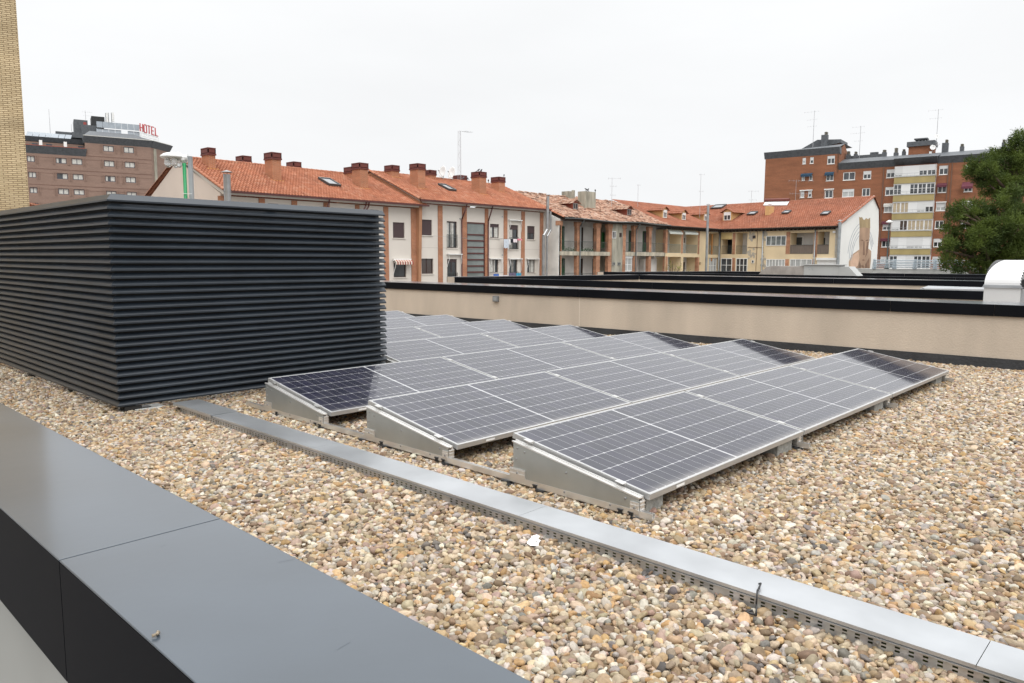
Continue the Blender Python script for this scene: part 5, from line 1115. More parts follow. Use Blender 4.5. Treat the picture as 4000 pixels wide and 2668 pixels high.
# low tiled roof seen between the tower and the louvres
q = at(k1(345, 1285), 36); q2 = at(k1(650, 1290), 40)
r = empty('low_house', (q[0], q[1], -7.5), 'low house with clay tile roof between the brick tower and the enclosure', 'house')
dU = np.array([q2[0]-q[0], q2[1]-q[1], 0]); dU /= np.linalg.norm(dU); dn = np.array([-dU[1], dU[0], 0]); dn = dn if dn @ FW > 0 else -dn
Vv = dn*math.cos(.36)+np.array([0, 0, math.sin(.36)])
P0 = np.array([q[0], q[1], q[2]])-Vv*5-dU*6
tile_roof(r, P0, dU, Vv, 14, 5.0, m_tile); ridge_caps(r, P0+Vv*5, P0+Vv*5+dU*14, m_tile)
b = MB(); c0 = P0+dn*.4; b.hexa([c0*[1, 1, 0]+[0, 0, -7.5], (c0+dU*14)*[1, 1, 0]+[0, 0, -7.5], (c0+dU*14+dn*8)*[1, 1, 0]+[0, 0, -7.5], (c0+dn*8)*[1, 1, 0]+[0, 0, -7.5], c0*[1, 1, 0]+[0, 0, P0[2]], (c0+dU*14)*[1, 1, 0]+[0, 0, P0[2]], (c0+dU*14+dn*8)*[1, 1, 0]+[0, 0, P0[2]], (c0+dn*8)*[1, 1, 0]+[0, 0, P0[2]]]); b.build('wall', m_stucco, r)
# ================================================================== hotel
def hotel():
    D = 142; p0 = at(k1(1680, 650), D); FH = Face((p0[0], p0[1]), 105, k1); r = empty('hotel_building', (p0[0], p0[1], -7.5), 'big brown brick hotel with slate bands and a red rooftop sign', 'hotel')
    # main block, right part
    wins = []; right = [((1150, 625, 1265, 690), 0), ((1378, 640, 1490, 706), 0), ((1160, 790, 1273, 857), 0), ((1390, 805, 1502, 870), 0), ((1172, 960, 1285, 1025), 1), ((1400, 972, 1512, 1037), 0), ((1185, 1128, 1297, 1190), 0), ((1412, 1138, 1522, 1200), 0)]
    left = [((300, 737, 385, 803), 0), ((622, 760, 740, 823), 1), ((798, 767, 915, 835), 0), ((318, 915, 403, 980), 0), ((636, 930, 755, 997), 2), ((812, 940, 928, 1005), 0), ((332, 1088, 416, 1152), 0), ((650, 1102, 767, 1167), 0), ((823, 1110, 940, 1173), 0), ((350, 1262, 428, 1320), 0)]
    sL = FH.uv(948, 700)[0]; sM = -19.0-14
    zE = FH.uv(1675, 640)[1]; zP = FH.uv(940, 745)[1]
    H = [FH.rect(*q) for q, _ in right]; H2 = [FH.rect(*q) for q, _ in left]
    # further storeys hidden by the enclosure
    allr = list(zip(H, right))+list(zip(H2, left))
    b = MB(); wall_holes(b, FH, sL, 0, -7.5, zE, H, reveal=.2); wall_holes(b, FH, sM, sL, -7.5, zP, H2, reveal=.2); b.build('front_wall', m_brk_hot, r)
    bands = MB()
    for y in (760, 928, 1098):
        z = FH.uv(1300, y)[1]; bands.fbox(FH, sM, 0.02, z-.05, z+.05, 0, .025); bands.fbox(FH, sM, .02, z-.75, z-.70, 0, .02)
    bands.build('brick_course', mat('brown_course', (.16, .09, .07), .9), r)
    mfr = mat('blue_grey_frame', (.055, .06, .085), .5)
    for rc, (q, st_) in allr:
        cur = [(.03, .47, m_curt), (.53, .97, m_curt)] if st_ == 0 else ([(.05, .25, m_curt), (.55, .97, m_curt)] if st_ == 1 else [(.53, .97, m_curt)])
        o = window(r, FH, rc, d=-.16, fm=mfr, curtain=cur, sill=False, fw=.11)
        g = MB(); ww = rc[1]-rc[0]
        for u in (rc[0]-.55, rc[0]-.28, rc[1]+.16, rc[1]+.43): g.fbox(FH, u, u+.10, rc[2]-.25, rc[3]+.15, 0, .10)
        g.build('brick_rib', m_brk_hot, o)
    # slate fascias
    b = MB(); z0, z1 = FH.uv(1665, 627)[1], FH.uv(1665, 572)[1]
    b.hexa([FH.w(sL-.2, z0-.3, 0), FH.w(.25, z0-.3, 0), FH.w(.25, z0-.3, -3), FH.w(sL-.2, z0-.3, -3), FH.w(sL-.2, z1, .65), FH.w(.25, z1, .65), FH.w(.25, z1, -3), FH.w(sL-.2, z1, -3)])
    b.hexa([FH.w(sL-.2, z1, .3), FH.w(0, z1, .3), FH.w(-2, z1, -6), FH.w(sL-.2, z1, -6), FH.w(sL+1, z1+1.4, -3.0), FH.w(-2.5, z1+1.4, -3.0), FH.w(-3, z1+1.4, -6), FH.w(sL+1, z1+1.4, -6)])
    b.build('slate_fascia', m_slate, r)
    b = MB(); b.fbox(FH, sL-.2, .2, z1, z1+.12, .25, .6); b.build('white_rim', mat('rim_white', (.55, .54, .5), .8), r)
    b = MB(); zb, zt = FH.uv(930, 745)[1], FH.uv(930, 662)[1]
    b.hexa([FH.w(sM, zb, 0), FH.w(sL+.05, zb, 0), FH.w(sL+.05, zb, -2), FH.w(sM, zb, -2), FH.w(sM, zt, .6), FH.w(sL+.3, zt, .6), FH.w(sL+.3, zt, -2), FH.w(sM, zt, -2)]); b.build('slate_parapet', m_slate, r)
    b = MB(); b.fbox(FH, sM, sL, zt, zt+.10, .35, .6); b.build('red_rim', mat('red_rim', (.32, .08, .05), .7), r)
    # set back top floor
    F2 = Face(FH.w(0, 0, -2.5), 105, k1); z3 = F2.uv(600, 520)[1]
    b = MB(); b.fbox(F2, sM, sL+.5, zt-1, z3-1.2, -8, 0); b.build('upper_floor', m_brk_hot, r)
    b = MB(); zc = F2.uv(880, 610)[1]; zd = F2.uv(880, 560)[1]; b.hexa([F2.w(sM, zc, 0), F2.w(sL+.5, zc, 0), F2.w(sL+.5, zc, -8), F2.w(sM, zc, -8), F2.w(sM, zd, .5), F2.w(sL+.5, zd, .5), F2.w(sL+.5, zd, -8), F2.w(sM, zd, -8)]); b.build('slate_band', m_slate, r)
    for q in ((357, 597, 422, 640), (515, 607, 580, 640), (868, 630, 928, 665)): window(r, F2, F2.rect(*q), d=.05, fm=mfr, sill=False, fw=.08)
    for x in (455, 725): u = F2.uv(x, 620)[0]; part_box(r, 'party_screen', m_white, F2, (u-.25, u+.25, zt-.2, zt+1.1), 2.0, 2.2)
    # right hand angled facet and side
    e3 = Face((p0[0], p0[1]), 53, k1); sR = e3.uv(1880, 680)[0]
    b = MB(); wall_holes(b, e3, 0, sR, -7.5, zE, []); b.build('angled_wall', m_brk_hot, r)
    b = MB(); 
    b.hexa([e3.w(0, z0-.3, 0), e3.w(sR+.3, z0-.3, 0), e3.w(sR+.3, z0-.3, -3), e3.w(0, z0-.3, -3), e3.w(-.1, z1, .65), e3.w(sR+.5, z1, .65), e3.w(sR+.5, z1, -3), e3.w(-.1, z1, -3)]); b.hexa([e3.w(0, z1, .3), e3.w(sR+.3, z1, .3), e3.w(sR-1, z1, -3), e3.w(0, z1, -3), e3.w(1, z1+.9, -2.5), e3.w(sR-2, z1+.9, -2.5), e3.w(sR-2, z1+.9, -3), e3.w(1, z1+.9, -3)])
    b.build('slate_fascia', m_slate, r)
    b = MB(); b.fbox(e3, 0, sR, z1, z1+.12, .25, .6); b.build('white_rim', mat('rim_white', (.55, .54, .5)), r)
    b = MB(); b.fbox(e3, .8, 1.6, -7.5, zE-.2, .0, .12); b.fbox(e3, 2.6, 3.2, -7.5, zE-6, .0, .12); b.build('grey_strip', m_conc2, r)
    # slate roof storeys and plant on top
    F4 = Face(FH.w(0, 0, -5), 105, k1)
    def fb(name, m, q, d0, d1, F=F4, par=r, lab=None):
        a = F.rect(*q); b = MB(); b.fbox(F, *a, d0, d1); return b.build(name, m, par)
    fb('slate_box', m_slate, (915, 395, 1075, 520), -6, 0); fb('slate_box', m_slate, (620, 462, 830, 520), -6, -1); fb('slate_box', m_slate, (832, 300, 990, 500), -9, -4); fb('slate_box', m_slate, (300, 445, 540, 500), -10, -6); fb('slate_box', m_slate, (800, 480, 940, 540), -6, .5)
    fb('black_plant_room', mat('black_sheet', (.02, .021, .022), .6, 0, .4, 3), (1030, 262, 1180, 370), -8, -4)
    fb('red_tank', mat('red_box', (.28, .05, .04), .6), (935, 345, 968, 388), -3, -2)
    mp_ = mat('solar_thermal', (.22, .25, .28), .25, 0, .12, 1)
    # front rack of flat collectors, the sign and the left row: things of their own
    z_a = F4.uv(1100, 500)[1]
    cr = empty('collector_rack', F4.w(F4.uv(1075, 500)[0], z_a, 1), 'two tier rack of pale flat collectors on the hotel roof before the sign', 'collector rack')
    for k in range(7):
        x0 = 1072+k*69.5; 
        for (ya, yb) in ((360, 430), (438, 490)):
            if k == 4 and ya == 438: continue
            sh = k*8.0; a = F4.rect(x0, ya+sh*.75+2, x0+66, yb+sh*.75); b = MB(); b.hexa([F4.w(a[0], a[2], 1.1), F4.w(a[1], a[2], 1.1), F4.w(a[1], a[2], 1.0), F4.w(a[0], a[2], 1.0), F4.w(a[0], a[3], .8), F4.w(a[1], a[3], .8), F4.w(a[1], a[3], .7), F4.w(a[0], a[3], .7)]); b.build('collector', mp_, cr)
    b = MB()
    for k in range(8): u = F4.uv(1070+k*69.5, 450)[0]; b.fbox(F4, u-.04, u+.04, z_a-.6, z_a+.1, .6, .9)
    b.build('rack_post', m_zinc, cr)
    F5 = Face(F2.w(0, 0, -1), 105, k1); sr = empty('collector_row', F5.w(F5.uv(300, 500)[0], F5.uv(300, 520)[1], 0), 'row of tilted pale solar collectors on the lower left hotel roof', 'collector rack')
    for k in range(7):
        x0 = 285+k*71.5; a = F5.rect(x0, 465+k*6, x0+67, 530+k*6); b = MB(); b.hexa([F5.w(a[0], a[2], 1.2), F5.w(a[1], a[2], 1.2), F5.w(a[1], a[2], 1.05), F5.w(a[0], a[2], 1.05), F5.w(a[0]+.3, a[3], -.2), F5.w(a[1]+.3, a[3], -.2), F5.w(a[1]+.3, a[3], -.35), F5.w(a[0]+.3, a[3], -.35)]); b.build('collector', mp_, sr)
    # sign letters
    FS = Face(at(k1(1650, 450), D+4)[:2], 53, k1); sg = empty('rooftop_sign', FS.w(0, FS.uv(1650, 500)[1], 0), 'red rooftop lettering spelling HOTEL on a light frame', 'sign')
    mr_ = mat('sign_red', (.50, .085, .09), .5); u0 = FS.uv(1556, 420)[0]; u1 = FS.uv(1765, 480)[0]; zb_ = (FS.uv(1650, 488)[1]); zt_ = FS.uv(1650, 402)[1]; lw = (u1-u0)/5; hh = zt_-zb_; t = .12
    G_ = {'H': [((0, 0), (0, 1)), ((1, 0), (1, 1)), ((0, .5), (1, .5))], 'O': [((0, .12), (0, .88)), ((1, .12), (1, .88)), ((0, .88), (.2, 1)), ((.2, 1), (.8, 1)), ((.8, 1), (1, .88)), ((0, .12), (.2, 0)), ((.2, 0), (.8, 0)), ((.8, 0), (1, .12))], 'T': [((0, 1), (1, 1)), ((.5, 0), (.5, 1))], 'E': [((0, 0), (0, 1)), ((0, 1), (1, 1)), ((0, .5), (.8, .5)), ((0, 0), (1, 0))], 'L': [((0, 0), (0, 1)), ((0, 0), (1, 0))]}
    for i, chh in enumerate('HOTEL'):
        b = MB(); a0 = u0+lw*i+.12*lw; w_ = lw*.66
        for (p, q) in G_[chh]: b.bar(FS.w(a0+p[0]*w_, zb_+p[1]*hh, 0), FS.w(a0+q[0]*w_, zb_+q[1]*hh, 0), t)
        b.build('letter', mr_, sg)
    b = MB()
    for k in range(12): u = u0+(u1-u0)*k/11; b.bar(FS.w(u, zb_-.9, -.1), FS.w(u, zb_+hh*(.3), -.1), .04)
    b.bar(FS.w(u0, zb_-.25, -.1), FS.w(u1, zb_-.25, -.1), .05); b.bar(FS.w(u0, zb_-.8, -.1), FS.w(u1, zb_-.8, -.1), .05); b.build('sign_frame', m_white, sg)
    # aerials and antennas
    for i, (x, y0, y1, lb) in enumerate(((562, 475, 178, 'thin whip aerial at the left of the hotel roof'), (965, 300, 195, 'aerial with cross bars above the hotel slate tower'), (803, 430, 350, 'short aerial left of the hotel slate tower'))):
        a = F4.uv(x, y0); c = F4.uv(x, y1); aerial('roof_aerial', lb, F4.w(a[0], a[1], -4), c[1]-a[1], [] if i != 1 else [(.85, 1.6, 5, .5), (.45, 1.2, 4, .4)], .04, (FH.e[0], FH.e[1]))
    for i, (x, y0, y1) in enumerate(((1193, 365, 232), (1225, 370, 230), (1258, 345, 228))):
        a = F4.uv(x, y0); c = F4.uv(x, y1); b = MB(); p = F4.w(a[0], a[1]-.5, -3); b.bar(p, (p[0], p[1], c[1]), .07, seg=6); o = b.build('phone_antenna', m_zinc)
        tag(o, ['white phone antenna post just right of the black plant room', 'thin lattice phone mast between two white antennas on the hotel', 'tall white phone antenna, right one on the hotel roof'][i], 'antenna', 'phone antennas on the hotel')
        if i != 1: b = MB(); b.bar((p[0]+.2, p[1]-.2, a[1]+.3), (p[0]+.2, p[1]-.2, c[1]), .2, seg=8); b.build('antenna_panel', m_white, o)
hotel()
# ================================================================== red brick apartment block
def red_block():
    p0 = CP+ray(*k6(1330, 700))*117; FB = Face((p0[0], p0[1]), -6.6, k6)   # s decreases to the right
    r = empty('apartment_block', (p0[0], p0[1], -7.5), 'tall red brick apartment block with slate roof and yellow banded balconies', 'apartment block')
    R6 = lambda *q, d=0: FB.rect(*q, d)
    zl = FB.uv(705, 425)[1]; zm = FB.uv(700, 562)[1]; sL, sM, sT0, sT1, sR = 23.5, 11.33, 2.7, -3.05, -60
    Lw = [(397, 465, 425, 517), (460, 460, 490, 513), (605, 448, 668, 516), (390, 612, 416, 656), (453, 610, 480, 655), (595, 597, 658, 658), (380, 745, 411, 799), (443, 742, 473, 796), (585, 737, 651, 802), (575, 872, 640, 935)]
    Mw = [(738, 585, 838, 652), (906, 575, 973, 642), (730, 727, 829, 795), (896, 720, 963, 788), (722, 865, 822, 930), (886, 860, 953, 925), (1102, 562, 1172, 632), (1091, 710, 1162, 780), (1080, 858, 1152, 924), (1069, 1006, 1138, 1072), (1060, 1150, 1131, 1214), (1050, 1293, 1122, 1345)]
    Rw = [(1543, 530, 1620, 606), (1530, 695, 1606, 757), (1517, 838, 1596, 910), (1507, 992, 1580, 1060), (1494, 1143, 1567, 1212), (1485, 1293, 1560, 1345), (1750, 712, 1822, 750), (1762, 520, 1850, 580), (1735, 840, 1822, 905), (1725, 990, 1810, 1055)]
    b = MB(); wall_holes(b, FB, sM, sL, -7.5, zl, [R6(*q) for q in Lw]); wall_holes(b, FB, sR, sM, -7.5, zm, [R6(*q) for q in Mw+Rw]+[(sT1, sT0, -7.5, zm-.2)]); b.build('brick_wall', m_brk_red, r)
    # return wall at the left end and the raised end wall
    b = MB(); b.fbox(FB, sL, sL+.02, -7.5, zl, -12, 0); b.prism([(0, zm-.5), (0, zl), (-3.2, zl+Face(FB.w(0, 0, -3.4), -6.6, k6).uv(752, 347)[1]-zl-.1), (-7, zl), (-12, zm-.5)], lambda d, z, s: FB.w(sM+s, z, d), 0, .3); b.build('side_wall', m_brk_red, r)
    mshr = mat('white_blind', (.62, .62, .61), .6, 0, .05, 5, streak=(.1, .1, 10))
    for i, q in enumerate(Lw+Mw+Rw):
        a = R6(*q); thin = i in (0, 1, 3, 4, 6, 7)
        window(r, FB, a, d=-.08, fm=m_white, cols=1 if thin else 2, gm=m_glass if i % 3 else m_glasl, shutter=(.5 if thin else [.0, .45, .35, .0, .6][i % 5]) if i not in (3, 4) else 0, closed=mshr, sillm=m_white, fw=.10)
    m_blue = mat('blue_awning', (.015, .05, .09), .8, 0, .1, 2); m_mar = mat('maroon_awning', (.11, .025, .04), .8, 0, .1, 2)
    for q, mm, dp in (((388, 597, 483, 610), m_blue, .5), ((588, 586, 664, 600), m_blue, .5), ((1529, 680, 1612, 698), m_mar, .8), ((1738, 670, 1832, 712), m_mar, 1.2), ((1063, 1000, 1140, 1008), m_mar, .3), ((1053, 1143, 1135, 1150), m_mar, .3), ((1080, 850, 1152, 862), m_curt, .4)):
        a = R6(*q); b = MB(); b.hexa([FB.w(a[0], a[3], 0), FB.w(a[1], a[3], 0), FB.w(a[1], a[3]+.05, 0), FB.w(a[0], a[3]+.05, 0), FB.w(a[0], a[2], dp), FB.w(a[1], a[2], dp), FB.w(a[1], a[2]+.05, dp), FB.w(a[0], a[2]+.05, dp)])
        b.poly([FB.w(a[0], a[2], dp), FB.w(a[1], a[2], dp), FB.w(a[1], a[2]-.3, dp), FB.w(a[0], a[2]-.3, dp)]); b.build('awning', mm, r, recalc=False)
    for q in ((375, 734, 482, 742), (580, 725, 662, 733), (1517, 833, 1606, 841), (1730, 826, 1830, 836)): awning_case(r, FB, R6(*q), 1.3)
    # balcony tower
    bands = [(1172, 625, 1526, 680), (1162, 777, 1514, 831), (1151, 931, 1502, 983), (1142, 1080, 1491, 1128), (1133, 1230, 1479, 1278)]
    m_yb = mat('yellow_balcony', (.36, .285, .125), .85, 0, .12, .8, streak=(1, 1, .5)); m_offw = mat('white_glazing_frame', (.70, .70, .69), .5)
    TF = 1.0
    tops = [FB.uv(1355, 530)[1]]+[R6(*q)[2] for q in bands]
    seqs = [['s', 'p', 'p', 'w', 'w'], ['g', 'p', 'g', 'g', 'g'], ['c', 'c', 'p', 's', 'w'], ['s', 'b', 'c', 'c', 'c'], ['s', 'p', 's', 's', 'p'], ['g', 'p', 's', 'g', 'g']]
    for i in range(6):
        if i < 5:
            a = R6(*bands[i]); part_box(r, 'balcony_band', m_yb, FB, (sT1, sT0, a[2], a[3]), -.5, TF)
            part_box(r, 'balcony_ledge', m_offw, FB, (sT1-.03, sT0+.03, a[3], a[3]+.10), -.5, TF+.06)
            railing(r, FB, (sT1, sT0, a[3]+.1, a[3]+.55), TF+.08, m_zinc, step=.9)
            z0 = a[3]+.1
        else: z0 = tops[5]-2.2
        z1 = (tops[0]-.05 if i == 0 else tops[i]); w_ = (sT0-sT1)/5
        for k, ty in enumerate(seqs[i]):
            # k counts from the left in the picture, i.e. from large s
            a1 = sT0-w_*k; a0 = a1-w_
            if ty == 'p': part_box(r, 'white_panel', m_offw, FB, (a0, a1, z0, z1), -.3, TF-.12); continue
            gm = {'g': m_glass, 'c': mat('beige_curtain_glass', (.42, .34, .23), .2, 0, .15, 3, spec=.6), 's': m_glasl, 'w': m_glass, 'b': mat('brown_glass', (.10, .06, .04))}[ty]
            window(r, FB, (a0, a1, z0, z1), d=TF-.15, fm=m_offw, cols=2, rows=2 if ty == 'g' else 1, gm=gm, shutter={'s': .86, 'w': .55}.get(ty, .12), closed=mshr, sill=False, fw=.09, name='glazed_bay')
    part_box(r, 'bay_core', m_brk_red, FB, (sT1+.05, sT0-.05, -7.5, tops[0]-.1), -.6, TF-.5)
    for s_ in (sT1, sT0-.02): part_box(r, 'bay_side', m_offw, FB, (s_, s_+.02, -7.5, tops[0]), -.2, TF-.02)
    # slate roofs
    def eave(s0, s1, z, dp=.5, h=.95):
        b = MB(); b.hexa([FB.w(s0, z-.1, 0), FB.w(s1, z-.1, 0), FB.w(s1, z-.1, -1), FB.w(s0, z-.1, -1), FB.w(s0, z+h, dp+.25), FB.w(s1, z+h, dp+.25), FB.w(s1, z+h, -1), FB.w(s0, z+h, -1)]); b.build('slate_eave', m_slate, r)
    def pitch(s0, s1, z, d0, up, back):
        b = MB(); b.poly([FB.w(s0, z, d0), FB.w(s1, z, d0), FB.w(s1, z+up, d0-back), FB.w(s0, z+up, d0-back)]); b.poly([FB.w(s0, z+up, d0-back), FB.w(s1, z+up, d0-back), FB.w(s1, z, d0-2*back), FB.w(s0, z, d0-2*back)])
        b.build('slate_roof', m_slate, r, recalc=False)
    eave(sM-.1, sL+.2, zl, .2, 1.0)
    Fq = Face(FB.w(0, 0, -3.4), -6.6, k6); zq1 = Fq.uv(752, 347)[1]-zl; zq0 = Fq.uv(275, 407)[1]-zl
    b = MB(); b.poly([FB.w(sL+.1, zl+.9, .4), FB.w(sM, zl+.9, .4), FB.w(sM, zl+zq1, -3.4), FB.w(sL-6.0, zl+zq0, -3.4)]); b.poly([FB.w(sL+.1, zl+.9, .4), FB.w(sL-6.0, zl+zq0, -3.4), FB.w(sL-6, zl+zq0, -9), FB.w(sL+.1, zl+.9, -12)]); b.poly([FB.w(sM, zl+zq1, -3.4), FB.w(sL-6, zl+zq0, -3.4), FB.w(sL-6, zl+zq0, -9), FB.w(sM, zl+zq1, -9)]); b.build('slate_roof', m_slate, r, recalc=False)
    eave(sT0+.1, sM-.02, zm, .3); eave(sT1-.1, sT0+.1, zm+.1, 1.2, .85); eave(sR, sT1-.1, zm, .3)
    zrg = Face(FB.w(0, 0, -3.2), -6.6, k6).uv(1000, 460)[1]; pitch(sR, sM-.02, zm+.9, .4, zrg-zm-.9, 3.6)
    b = MB(); c0, c1 = FB.w(sT0+.2, zm+.95, 1.2), FB.w(sT1-.2, zm+.95, 1.2); t0, t1 = FB.w(sT0-1.6, zm+1.75, -1.6), FB.w(sT1+1.0, zm+1.75, -1.6); b.poly([c0, c1, t1, t0]); b.poly([c0, t0, FB.w(sT0+.2, zm+1.6, -1.6)]); b.poly([c1, t1, FB.w(sT1-.2, zm+1.6, -1.6)]); b.build('slate_hip', m_slate, r, recalc=False)
    # penthouse boxes
    F2 = Face(FB.w(0, 0, -3.0), -6.6, k6)
    a = F2.rect(1285, 350, 1490, 470); part_box(r, 'brick_penthouse', m_brk_red, F2, a, -3, 0); part_box(r, 'slate_cap', m_slate, F2, (a[0]-.25, a[1]+.25, a[3]-.3, a[3]+.45), -3.2, .3)
    a = F2.rect(1330, 297, 1442, 330); o = part_box(r, 'vent_stand', m_slate, F2, (a[0], a[1], a[3]-.2, a[3]), -2, -.3)
    for k in range(4): u = a[0]+(a[1]-a[0])*(k+.1)/4; part_box(r, 'vent_pot', m_slate, F2, (u, u+.25, a[2]-.3, a[3]-.2), -1.6, -.8)
    F3 = Face(FB.w(0, 0, -5), -6.6, k6); a = F3.rect(405, 348, 700, 400); part_box(r, 'brick_penthouse', m_brk_red, F3, (a[0], a[1]-3, a[2]-1, a[3]), -4, 0)
    b = MB(); u0, u1 = a[0]-.4, a[1]+.6; zt = a[3]; b.hexa([F3.w(u0, zt-.1, .4), F3.w(u1+1.5, zt-1.6, .4), F3.w(u1+1.5, zt-1.6, -4.5), F3.w(u0, zt-.1, -4.5), F3.w(u0, zt+.45, .4), F3.w(u1-3, zt+.7, .4), F3.w(u1-3, zt+.7, -4.5), F3.w(u0, zt+.45, -4.5)]); b.build('slate_cap', m_slate, r)
    a = F3.rect(790, 440, 1060, 475); part_box(r, 'slate_cap', m_slate, F3, (a[0], a[1], a[2]-.6, a[3]), -4, 0); a = F3.rect(950, 408, 1015, 440)
    for k in range(4): u = a[0]+(a[1]-a[0])*k/4; part_box(r, 'vent_pot', m_slate, F3, (u, u+.35, a[2]-.2, a[3]), -2, -1.5)
    m_pot = mat('pot_rings', (.20, .185, .15), .8)
    for (x0, x1, yt, yb, big) in ((755, 787, 405, 492, 0), (820, 847, 408, 475, 0), (546, 597, 268, 362, 1), (1058, 1092, 393, 458, 0), (1155, 1190, 377, 505, 0), (1226, 1253, 388, 445, 0), (1560, 1612, 335, 472, 1), (1713, 1747, 343, 412, 0), (2066, 2097, 307, 385, 0)):
        F = F2; a = F.rect(x0, yt, x1, yb); bd = MB(); split = .0 if big else .32; zz = a[3]-(a[3]-a[2])*split
        bd.fbox(F, a[0], a[1], a[2]-.8, zz if not big else a[3]-.25*(a[3]-a[2])*0, -1.4, -.5); o = bd.build('chimney', m_slate, r)
        b = MB()
        u0, u1 = (a[0]+.1, a[1]-.1) if not big else (a[0]+.1, (a[0]+a[1])/2)
        zb = zz if not big else a[3]
        hh = (a[3]-zz) if not big else .5
        b.fbox(F, u0+.05, u1-.05, zb, zb+hh, -1.25, -.65)
        for k in range(4): z = zb+hh*(k+.2)/4; b.fbox(F, u0-.03, u1+.03, z, z+hh*.1, -1.35, -.55)
        b.build('chimney_pot', m_pot, o)
    for x in (1072, 1642, 1612): 
        u = FB.uv(x, 700)[0]; part_box(r, 'downpipe', mat('brown_pipe', (.16, .09, .06), .6), FB, (u-.06, u+.06, -7.5, zm), 0, .12)
    a = F2.rect(1462, 415, 1483, 450); part_box(r, 'air_conditioner', m_white, F2, (a[0], a[1], a[2], a[3]), 0, .5)
    e2 = (FB.e[0], FB.e[1])
    def aer(x, y0, y1, arms, lb, F=F2): a = F.uv(x, y0); c = F.uv(x, y1); aerial('roof_aerial', lb, F.w(a[0], a[1]-1, -1), c[1]-a[1]+1, arms, .045, e2)
    aer(472, 325, 62, [(.97, 2.4, 5, .5), (.76, 1.6, 4, .4), (.58, 1.4, 4, .4)], 'tall aerial on the left roof of the red apartment block')
    aer(862, 440, 190, [(.97, 1.8, 4, .4), (.8, 2.2, 6, .4), (.58, 1.2, 3, .4)], 'aerial on the middle roof of the red apartment block')
    aer(1512, 335, 50, [(.98, 2.0, 3, .4), (.78, 1.6, 3, .4)], 'aerial beside the brick penthouse of the red apartment block')
    for x, y, lb in ((1492, 380, 'white satellite dish on the side of the brick penthouse'), (1527, 290, 'white satellite dish clamped high on the penthouse aerial'), (1530, 354, 'grey satellite dish low on the penthouse aerial')):
        a = F2.uv(x, y); dish(lb, F2.w(a[0], a[1], .3), .42 if x < 1500 else .32, (-.9, -.4, .25) if x < 1530 else (.3, -.95, .1), .6)
    return FB
FBk = red_block()
# roof aerials in the middle distance
for (kx, x, y0, y1, dep, arms, lb) in ((k4, 998, 275, 40, 75, [(.97, 1.2, 2, .3), (.75, .6, 3, .3), (.5, .5, 3, .3)], 'thin aerial rising behind the derelict house roof'), (k4, 2012, 340, 0, 80, [(.98, .5, 2, .3), (.6, .4, 2, .3)], 'tall thin aerial behind the valley of the ochre roof'), (k4, 1298, 290, 120, 80, [(.97, .3, 2, .2)], 'faint thin aerial left of the ochre dormers'),
                                        (k5, 735, 272, 140, 90, [(.97, 1.2, 4, .3), (.6, .9, 3, .3), (.4, .8, 3, .3)], 'aerial behind the ochre wing ridge, left of the red block'), (k5, 1275, 280, 10, 92, [(.97, 3.0, 6, .6), (.6, 2.4, 8, .4), (.35, 2.4, 8, .4)], 'big yagi aerial in front of the red brick wall')):
    a = at(kx(x, y0), dep); c = at(kx(x, y1), dep); aerial('roof_aerial', lb, (a[0], a[1], a[2]-1.5), c[2]-a[2]+1.5, arms, .022, (RI[0], RI[1]))
# ================================================================== rooftop plant beyond the walls
def k7(x, y): return (2500+x/2.939, 1020+y/2.939)
def k8(x, y): return (3200+x/2.939, 980+y/2.939)
def ahu():
    D = 29.0; c = at(k7(2050, 105), D); F = Face((c[0], c[1]), 174, k7)
    m_ahu = mat('ahu_grey', (.38, .385, .375), .5, 0, .05, 2); m_foil = mat('duct_foil', (.33, .30, .275), .5, .25, .22, 2.2, .3, 6)
    r = empty('air_handling_unit', F.w(0, F.uv(2050, 175)[1], 0), 'grey rooftop air unit with sloping foil duct and angled hood', 'air unit')
    a = F.rect(1878, 46, 2268, 190); b = MB(); b.fbox(F, a[0], a[1], a[2]-.8, a[3], -1.1, 0); b.build('casing', m_ahu, r, bevel=.01)
    b = MB(); b.fbox(F, a[0]-.05, a[1]+.08, a[3], a[3]+.03, -1.15, .05); b.build('lid', m_ahu, r)
    u0 = a[1]; u1 = F.uv(2350, 100)[0]
    pts = [(2270, 60), (2300, 52), (2430, 52), (2445, 100), (2350, 150), (2335, 172), (2270, 172)]
    P2 = [F.uv(*k, ) for k in ((2292, 52), (2270, 172), (2335, 175))]
    zt = a[3]-.05; z0 = a[2]; w_ = F.uv(2495, 90)[0]; w1 = F.uv(2395, 52)[0]
    b = MB(); b.prism([(u0, z0), (u0, zt), (w1, zt), (w_, zt-.35), (w_-.28, zt-.42), (u0+.05, z0-.1)], lambda s, z, d: F.w(s, z, d), -1.0, -.02); b.build('hood', m_ahu, r)
    g = [F.uv(*k) for k in ((1350, 160), (1385, 118), (1440, 75), (1480, 60), (1520, 55), (1745, 60), (1800, 60), (1855, 54), (1878, 52), (1878, 260), (1350, 260))]
    b = MB(); b.prism(g, lambda s, z, d: F.w(s, z, d), -.9, -.05); b.build('duct', m_foil, r)
    b = MB()
    for x in (1445, 1515, 1600, 1740, 1762): u = F.uv(x, 100)[0]; b.fbox(F, u-.015, u+.015, g[-1][1], F.uv(x, 58)[1]-.01, -.06, -.035)
    b.build('duct_seam', m_foil, r)
    a = F.uv(1930, 70); b = MB()
    for (dx, dz) in ((0, 0), (.06, .03), (.12, -.02), (.03, -.07), (.14, -.08)): b.fbox(F, a[0]+dx, a[0]+dx+.05, a[1]+dz-.03, a[1]+dz, 0, .002)
    b.build('faded_mark', m_zinc, r)
ahu()
